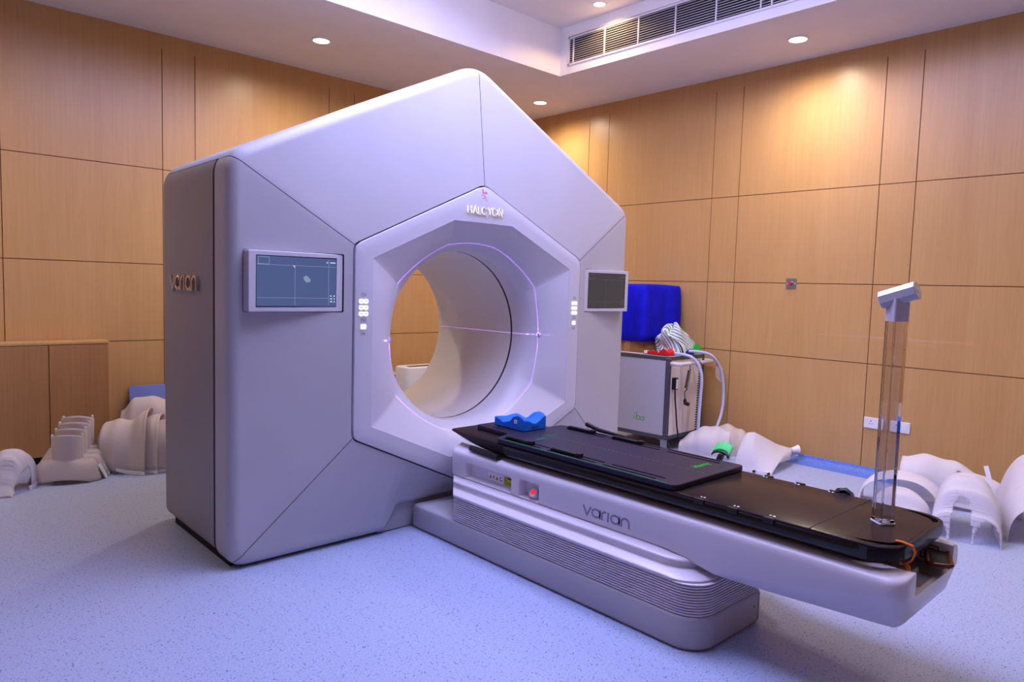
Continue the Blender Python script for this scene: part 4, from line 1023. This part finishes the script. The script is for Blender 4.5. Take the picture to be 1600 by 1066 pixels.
# cardboard box under the drape
o = thing('cardboard_box', 'brown cardboard box on the cart, mostly hidden by the blue drape', 'box', (2.55, 0.74, CZ1+0.003))
bx0, bx1, by0, by1, bz0, bz1 = 2.36, 2.88, 0.63, 1.02, CZ1+0.003, 1.385
mm = MB(); mm.box((bx0, by0, bz0), (bx1, by1, bz1)); build('carton', mm, 'cardboard', o, bevel=0.003)
mm = MB(); mm.box((bx0-0.001, by0+0.14, bz0), (bx0+0.001, by0+0.20, bz1)); mm.box((bx0+0.2, by0-0.001, bz0), (bx0+0.26, by0+0.001, bz1)); build('tape', mm, mat('brown_tape', S(170, 128, 84), 0.3), o, smooth=0)
# drape: a cloth over the box, open at the wall side
mm = MB(); NP = 96; rows = []
def bpt(s, d):
    """perimeter of the box top, s 0..1, offset outward by d"""
    per = [(bx0, by1), (bx0, by0), (bx1, by0), (bx1, by1)]
    P = roundpoly([(bx0-d, by1+d), (bx0-d, by0-d), (bx1+d, by0-d), (bx1+d, by1+d)], [0.03]*4, 6)
    return P
def drape_row(d, z, wav, droop):
    P = roundpoly([(bx0-d, by1+d), (bx0-d, by0-d), (bx1+d, by0-d), (bx1+d, by1+d)], [0.035]*4, 5)
    P = P+[P[0]]; L = [0]
    for a, b in zip(P, P[1:]): L.append(L[-1]+(Vector(b)-Vector(a)).length)
    out = []
    for k in range(NP):
        s = k/NP*L[-1]
        i = max(j for j in range(len(L)) if L[j] <= s); i = min(i, len(P)-2)
        u = (s-L[i])/(L[i+1]-L[i]); q = Vector(P[i]).lerp(Vector(P[i+1]), u)
        ctr = Vector(((bx0+bx1)/2, (by0+by1)/2)); n_ = (q-ctr).normalized()
        w_ = wav*(0.9*math.sin(s*17+0.7*math.sin(s*5))+0.5*math.sin(s*31+1.3))
        q = q+n_*(w_+wav)
        out.append((q.x, q.y, z+droop*(0.5*math.sin(s*6.1+0.4)+0.4*math.sin(s*11+2))))
    return out
rows.append([tuple(Vector((0.5*(bx0+bx1), 0.5*(by0+by1), bz1+0.012)).lerp(Vector(q), 0.5)) for q in drape_row(-0.02, bz1+0.006, 0.0, 0.004)])
for d, z, wv, dr in ((-0.01, bz1+0.010, 0, 0.008), (0.004, bz1+0.004, 0.002, 0.004), (0.010, bz1-0.02, 0.005, 0.004), (0.012, 1.28, 0.010, 0), (0.012, 1.16, 0.015, 0), (0.010, 1.04, 0.018, 0), (0.008, 0.97, 0.020, 0.008), (0.006, 0.895, 0.021, 0.024)):
    rows.append(drape_row(d, z, wv, dr))
mm.loft(rows, True, True, False)
o = build('blue_drape', mm, 'drape', smooth=80, solid=0.003); tag(o, 'royal blue cloth draped over the box on the cart', 'cloth')

# striped gown in a heap
def blob(seed, cx, cy, z0, rx, ry, hh, nu=56, nv=26):
    random.seed(seed); ph = [random.random()*6.28 for _ in range(12)]
    me = bmesh.new(); uvl = me.loops.layers.uv.new('UVMap')
    G = []
    for j in range(nv+1):
        v = j/nv; row = []; th = v*PI/2*0.985
        for i in range(nu):
            a = 2*PI*i/nu
            fold = 0.13*math.sin(3*a+ph[0]+3*v)+0.09*math.sin(6*a+ph[1]-7*v)+0.06*math.sin(10*a+ph[2]+9*v)
            rr = math.cos(th)**0.75*(1+fold*(0.5+v))
            z = hh*math.sin(th)*(1+0.28*math.sin(a+ph[3])*0.6+0.12*math.sin(4*a+ph[7]+5*v))+0.022*math.sin(5*a+ph[4]+11*v)*min(1, 4*v)
            row.append(me.verts.new((cx+rx*rr*math.cos(a)-0.05*v+0.03*math.sin(9*v), cy+ry*rr*math.sin(a), z0+max(0, z*(1-0.30*max(0, math.cos(a-0.3)))))))
        G.append(row)
    for j in range(nv):
        for i in range(nu):
            k = (i+1) % nu
            f = me.faces.new((G[j][i], G[j][k], G[j+1][k], G[j+1][i]))
            for lp, (ii, jj) in zip(f.loops, ((i, j), (i+1, j), (i+1, j+1), (i, j+1))):
                a = 2*PI*ii/nu; v = jj/nv
                lp[uvl].uv = (0.20*math.sin(a+ph[5])+0.30*math.cos(2*a+4*v+ph[6])*(0.3+v*0.7)+0.22*v, v)
    mb = MB(); mb.bm.free(); mb.bm = me
    return mb
mb = blob(3, 2.60, 0.46, CZ1+0.004, 0.215, 0.135, 0.215)
o = build('striped_gown', mb, 'stripe', smooth=80, subd=1); tag(o, 'crumpled white gown with dark blue stripes heaped on the cart', 'gown')
# red rest at the cart corner
t = thing('red_rest', 'bright red moulded head rest at the near cart corner', 'head rest', (2.33, 0.40, CZ1+0.003))
mm = MB(); rows = []
for k in range(21):
    v = k/20; y = 0.335+0.20*v
    zt = 0.028+0.030*math.exp(-((v-0.18)/0.16)**2)+0.012*math.exp(-((v-0.55)/0.15)**2)*0.5
    sec = [(2.300, CZ1+0.006)]+[(2.300+0.105*u, CZ1+0.006+zt*(1-0.35*math.sin(PI*u))) for u in [i/10 for i in range(11)]]+[(2.405, CZ1+0.006)]
    rows.append([(x, y, z) for x, z in sec])
mm.loft(rows, True, True, True); build('moulded_block', mm, 'red', t, bevel=0.003)
mm = MB(); mm.box((2.298, 0.332, CZ1+0.003), (2.41, 0.575, CZ1+0.007)); build('base_sheet', mm, 'black', t, smooth=0)
mm = MB(); mm.box((2.30, 0.54, CZ1+0.007), (2.34, 0.57, CZ1+0.032)); build('white_end', mm, 'label', t, bevel=0.002)
mm = MB(); mm.cyl((2.2985, 0.42, CZ1+0.034), (2.301, 0.42, CZ1+0.034), 0.007, 14); build('sticker', mm, 'label', t)
for nme, cx, cy, zz, rad, mt, lab in (('green_rest', 2.745, 0.385, 0.045, (0.065, 0.05, 0.045), 'green_pad', 'bright green moulded rest under the striped gown on the cart'), ('blue_rest', 2.62, 0.352, 0.0, (0.06, 0.032, 0.05), 'navy', 'navy blue moulded rest under the striped gown on the cart')):
    mm = MB(); rows = []
    for k in range(13):
        a = PI*k/12; rows.append([(cx-rad[0]*math.cos(a), cy-rad[1]+2*rad[1]*u, CZ1+0.004+zz*0+max(0.002, (rad[2]+zz)*(math.sin(a)**0.7)*(1-0.4*math.sin(PI*u)*0.6))) for u in [i/8 for i in range(9)]])
    bot = [[(r[0], r[1], CZ1+0.0035) for r in row] for row in rows]
    mm.loft([row+list(reversed(b)) for row, b in zip(rows, bot)], True, True, True)
    tag(build(nme, mm, mt, smooth=60), lab, 'head rest')
mm = MB(); mm.prism(rrect(2.50, 0.33, 2.56, 0.365, 0.008, 3), CZ1+0.0025, CZ1+0.016, lambda x, y, h: (x, y, h)); o = build('black_connector', mm, 'black', bevel=0.002); tag(o, 'flat black connector between the two hoses on the cart', 'connector')

# ------------------------------------------------------------------ thermoplastic masks on the floor
def interp(keys, x):
    for a, b in zip(keys, keys[1:]):
        if a[0] <= x <= b[0]:
            s = (x-a[0])/(b[0]-a[0]); s = s*s*(3-2*s)
            return [p+(q-p)*s for p, q in zip(a, b)]
    return list(keys[-1] if x > keys[-1][0] else keys[0])
def sheet(f, nu, nv, hole=None, su=0.5, sv=0.5):
    mb = MB(); bm = mb.bm; uvl = bm.loops.layers.uv.new('UVMap')
    G = [[bm.verts.new(f(i/nu, j/nv)) for i in range(nu+1)] for j in range(nv+1)]
    for j in range(nv):
        for i in range(nu):
            if hole and hole((i+0.5)/nu, (j+0.5)/nv): continue
            fc = bm.faces.new((G[j][i], G[j][i+1], G[j+1][i+1], G[j+1][i]))
            for lp, (ii, jj) in zip(fc.loops, ((i, j), (i+1, j), (i+1, j+1), (i, j+1))): lp[uvl].uv = (ii/nu*su, jj/nv*sv)
    bmesh.ops.delete(bm, geom=[v for v in bm.verts if not v.link_faces], context='VERTS')
    return mb
def arch_fn(keys, e=0.8, amp=0.004, seed=0, a0=-90, a1=90):
    rnd = random.Random(seed); ph = [rnd.random()*6.28 for _ in range(6)]
    L0, L1 = keys[0][0], keys[-1][0]
    def f(u, v):
        x = L0+(L1-L0)*u; _, W, H, zo = interp(keys, x)
        a = R(a0+(a1-a0)*v); sn, cs = math.sin(a), math.cos(a)
        y = W*math.copysign(abs(sn)**e, sn); z = zo+H*max(0, cs)**e
        k = math.cos(a)
        n = amp*(math.sin(9*u+ph[0]+3*v)+0.7*math.sin(14*v+ph[1]+5*u)+0.5*math.sin(21*u+ph[2]))
        return (x, y+n*sn, z+n*max(k, 0))
    return f
def mask(label, keys, loc, rotz, tilt=(0, 0), e=0.8, hole=None, group=None, seed=0, m='mask', strips=((0, 0.15, 0.9), (1, 0.15, 0.9)), nu=34, nv=34, amp=0.004, a0=-90, a1=90, sc=1.0):
    t = thing('thermoplastic_mask', label, 'radiotherapy mask', loc, (R(tilt[0]), R(tilt[1]), R(rotz)), group)
    keys = [tuple(k[0:1])+tuple(q for q in k[1:]) for k in keys]
    keys = [tuple(q*sc for q in k) for k in keys]
    f = arch_fn(keys, e, amp, seed, a0, a1)
    L = keys[-1][0]-keys[0][0]
    build('mask_shell', sheet(f, nu, nv, hole, L, 0.6), m, t, local=True, smooth=80, solid=0.003)
    for side, u0, u1 in strips:
        mm = MB(); rows = []
        for k in range(9):
            u = u0+(u1-u0)*k/8; p = Vector(f(u, side)); s = -1 if side == 0 else 1
            rows.append([(p.x, p.y-0.003*s, p.z-0.001), (p.x, p.y+0.005*s, p.z-0.001), (p.x, p.y+0.005*s, p.z+0.022), (p.x, p.y-0.003*s, p.z+0.022)])
        mm.loft(rows, True, True, True); build('frame_strip', mm, 'strip', t, local=True, smooth=0)
    return t

# left of the gantry: small face mask
mask('small white face mask at the far left, nearest the frame edge', [(-0.12, 0.095, 0.17, 0), (-0.05, 0.098, 0.205, 0), (0.0, 0.085, 0.215, 0), (0.04, 0.066, 0.185, 0), (0.075, 0.05, 0.10, 0), (0.10, 0.042, 0.035, 0), (0.125, 0.045, 0.004, 0)], (-1.955, 2.12, 0.002), -112, e=0.75, sc=1.2, seed=2, strips=((0, 0.0, 0.5), (1, 0.0, 0.5)), amp=0.002,
     hole=lambda u, v: (u > 0.42 and (v < 0.16 or v > 0.84) and u < 0.85))
# head-and-shoulder masks standing nested in one another
GS = 'nested head and shoulder masks on the floor left of the gantry'
def shoulder_mask(label, loc, rotz, k, m):
    t = thing('thermoplastic_mask', label, 'radiotherapy mask', loc, (0, 0, R(rotz)), GS)
    hk = 1+0.085*k
    def f(u, v):
        a = R(-96+192*u)
        if v < 0.5:
            q = v/0.5; W = 0.084-0.004*q; D = 0.075; z = 0.285-0.14*q+0.03*max(0, math.cos(a))*(1-q)
        else:
            q = (v-0.5)/0.5; W = 0.080+0.112*q**0.7; D = 0.075+0.035*q
            z = 0.145-0.115*q*max(0, math.cos(a))**1.5-0.143*q**3.5*math.sin(a)**2
        z *= hk; W *= 1+0.045*k
        return (W*math.sin(a), -D*math.cos(a), max(0.001, z))
    build('mask_shell', sheet(f, 36, 30, None, 0.4, 0.35), m, t, local=True, smooth=80, solid=0.003)
    for s in (-1, 1):
        mm = MB(); mm.box((s*0.084-0.006, 0.0, 0.135*hk), (s*0.084+0.006, 0.014, 0.305*hk)); build('frame_strip', mm, 'strip', t, local=True, bevel=0.001)
        mm = MB(); F = Matrix.Translation((s*0.20, 0.02, 0.042)) @ Matrix.Rotation(R(s*-24), 4, 'Y') @ Matrix.Rotation(R(10), 4, 'X'); mm.box((-0.003, -0.03, -0.042), (0.003, 0.03, 0.055), F); build('foot_strip', mm, 'strip', t, local=True, smooth=0)
    return t
for k, lab in enumerate(('white head-and-shoulder mask, front one of the nested stack', 'white head-and-shoulder mask, second of the nested stack', 'white head-and-shoulder mask, third of the nested stack', 'cream head-and-shoulder mask, tallest at the back of the nested stack')):
    shoulder_mask(lab, (-1.640+0.034*k, 2.17+0.068*k, 0.002), -22, k, 'mask_cream' if k else 'mask_cream')
# big torso masks lying nested beside the gantry
GB = 'nested large torso masks beside the gantry'
for k, lab in enumerate(('large cream torso mask, outermost of the nest beside the gantry', 'large cream torso mask, second layer of the nest beside the gantry', 'large cream torso mask, innermost of the nest beside the gantry')):
    s = 1-0.075*k
    E_ = 0.235+0.055*k
    mask(lab, [(-0.02, 0.05*s, 0.10*s, 0.10), (0.02, 0.13*s, 0.22*s, 0.05), (0.10, 0.155*s, 0.27*s, 0.02), (0.17, 0.16*s, 0.29*s, 0.0), (E_, 0.20*s, 0.34*s, 0.0), (E_+0.03, 0.215*s, 0.355*s, 0.0)], (-1.40+0.01*k, 2.37-0.006*k, 0.003), -24, e=0.78, sc=1.15, seed=5+k, m='mask_cream', group=GB, amp=0.006, strips=((0, 0.45, 1.0), (1, 0.5, 1.0)))
mask('cream mask bulging highest behind the torso masks beside the gantry', [(-0.09, 0.10, 0.33, 0.02), (0.0, 0.15, 0.43, 0.02), (0.10, 0.17, 0.445, 0.02), (0.20, 0.17, 0.41, 0.02), (0.34, 0.16, 0.35, 0.02)], (-1.14, 2.53, 0.003), -25, e=0.85, seed=31, m='mask_cream', strips=())

# behind the couch beside the cart
mask('white mask lying by the cart hoses, behind the green pad', [(-0.22, 0.12, 0.10, 0), (-0.12, 0.16, 0.17, 0), (0.0, 0.17, 0.225, 0), (0.08, 0.165, 0.235, 0), (0.18, 0.14, 0.20, 0)], (2.53, 0.06, 0.002), -62, e=0.75, seed=11, amp=0.008)
mask('white mask half under the one by the cart hoses, nearer the wall', [(-0.16, 0.15, 0.18, 0), (0.0, 0.16, 0.24, 0), (0.10, 0.15, 0.22, 0), (0.20, 0.13, 0.15, 0)], (2.66, -0.05, 0.003), -55, e=0.8, seed=12, amp=0.007, m='mask_cream')
# standing shoulder mask
t = thing('thermoplastic_mask', 'white mask standing like a skirt against the right skirting, black pegs below', 'radiotherapy mask', (2.45, -0.45, 0), (0, 0, 0))
def f5(u, v):
    TP = [(2.385, -0.335, 0.225), (2.41, -0.36, 0.268), (2.46, -0.39, 0.272), (2.55, -0.43, 0.225), (2.67, -0.47, 0.165), (2.80, -0.50, 0.125), (2.86, -0.51, 0.115)]
    BP = [(2.262, -0.330, 0.004), (2.272, -0.40, 0.004), (2.284, -0.47, 0.004), (2.298, -0.54, 0.004), (2.312, -0.615, 0.004), (2.46, -0.60, 0.075), (2.70, -0.57, 0.055)]
    def cr(T, t):
        t *= len(T)-1; i = min(int(t), len(T)-2); return Vector(T[i]).lerp(Vector(T[i+1]), t-i)
    q = cr(BP, u).lerp(cr(TP, u), v); bul = 0.030*math.sin(PI*v)
    q += Vector((-0.7*bul, -0.5*bul, 0.5*bul)); q.z += 0.005*math.sin(17*u+5*v)*math.sin(PI*v)
    return tuple(q)
build('mask_shell', sheet(f5, 30, 26, None, 0.4, 0.4), 'mask', t, smooth=80, solid=0.003)
def f5b(u, v):
    top = Vector(f5(u, 1)); bot = Vector((2.80, -0.24, 0.03)).lerp(Vector((2.86, -0.56, 0.06)), u)
    return tuple(top.lerp(bot, v)+Vector((0.03, 0.0, 0.0))*math.sin(PI*v))
build('rear_flap', sheet(f5b, 20, 12, None, 0.3, 0.3), 'mask', t, smooth=80, solid=0.003)
mm = MB(); F = frame((2.256, -0.325, 0.001), (0.055, -0.30, 0), (0, 0, 1)); mm.prism([(0, 0), (0.305, 0), (0.305, 0.022), (0, 0.022)], -0.004, 0.004, lambda x, y, h: F @ Vector((x, y, h))); build('frame_strip', mm, 'strip', t, smooth=0)
for yy in (-0.50, -0.605):
    mm = MB(); mm.cyl((2.288-0.18*(yy+0.5), yy, 0.016), (2.268-0.18*(yy+0.5), yy, 0.016), 0.009, 10); build('peg', mm, 'black', t)
mm = MB(); mm.tube([(2.83, -0.505, 0.10), (2.86, -0.53, 0.105), (2.885, -0.55, 0.11)], [0.016, 0.026, 0.036], 12); build('flared_end', mm, 'strip', t)

# right-hand group by the wall
mask('tall white mask propped on the right wall, thick strip on its lower left edge', [(-0.34, 0.15, 0.23, 0.02), (-0.20, 0.16, 0.27, 0.02), (-0.06, 0.14, 0.25, 0.02), (0.10, 0.12, 0.20, 0.01), (0.34, 0.10, 0.15, 0.0)], (2.62, -1.74, 0.012), -76, (0, 2), e=0.85, seed=21, amp=0.006, a0=-92, a1=70, hole=lambda u, v: ((u-0.52)/0.05)**2+((v-0.34)/0.05)**2 < 1)
mask('white ring-shaped mask standing open under the tall propped mask', [(-0.05, 0.235, 0.20, 0), (0.0, 0.245, 0.215, 0), (0.10, 0.24, 0.21, 0), (0.15, 0.225, 0.195, 0)], (2.34, -1.50, 0.002), 192, e=0.85, seed=22, amp=0.004, strips=((0, 0.0, 1.0), (1, 0.0, 1.0)))
mask('low netted white mask with loose ties just beyond the couch foot end', [(-0.15, 0.10, 0.10, 0), (0.0, 0.15, 0.20, 0), (0.12, 0.16, 0.19, 0), (0.2, 0.14, 0.12, 0)], (1.98, -1.60, 0.002), 200, e=0.8, seed=23, amp=0.005)
PK = [(-0.24, 0.13, 0.26, 0), (-0.10, 0.15, 0.315, 0), (0.04, 0.16, 0.325, 0), (0.12, 0.168, 0.275, 0), (0.19, 0.175, 0.15, 0), (0.24, 0.178, 0.004, 0)]
PF = arch_fn(PK, 0.72, 0.004, 24)
def pelvis_hole(u, v):
    x, y, z = PF(u, v)
    return (x > 0.06 and abs(y+0.018) < 0.052*math.sqrt(max(0, 1-(z/0.235)**3))) or (x > 0.06 and abs(y-0.108) < 0.062 and z < 0.125*math.sqrt(max(0, 1-((y-0.108)/0.062)**2))) or (x > 0.12 and abs(y+0.125) < 0.045 and z < 0.09*math.sqrt(max(0, 1-((y+0.125)/0.045)**2)))
mask('white pelvis mask with an arched leg cut-out, nearest in the right-hand group', PK, (2.06, -1.925, 0.002), 194, e=0.72, seed=24, amp=0.004, nu=84, nv=84, strips=((0, 0.55, 0.8), (1, 0.2, 0.8)), hole=pelvis_hole)
mask('white rounded head mask at the right frame edge, open end towards the camera', [(-0.30, 0.05, 0.12, 0.16), (-0.27, 0.11, 0.24, 0.08), (-0.18, 0.14, 0.34, 0.02), (-0.06, 0.14, 0.33, 0.0), (0.05, 0.15, 0.26, 0.0), (0.20, 0.14, 0.18, 0.0)], (2.33, -2.21, 0.002), 200, e=0.9, sc=1.2, seed=25, amp=0.004)
t = thing('mask_strip', 'long white plastic strip leaning upright right of the pelvis mask', 'strip', (2.15, -2.09, 0))
mm = MB(); F = Matrix.Translation((2.16, -2.10, 0.0)) @ Matrix.Rotation(R(-20), 4, 'X') @ Matrix.Rotation(R(12), 4, 'Y'); mm.box((-0.004, -0.012, 0.10), (0.004, 0.012, 0.40), F); mm.box((-0.004, -0.016, 0.003), (0.004, 0.016, 0.105), F); build('strip_bar', mm, 'strip', t, smooth=0)
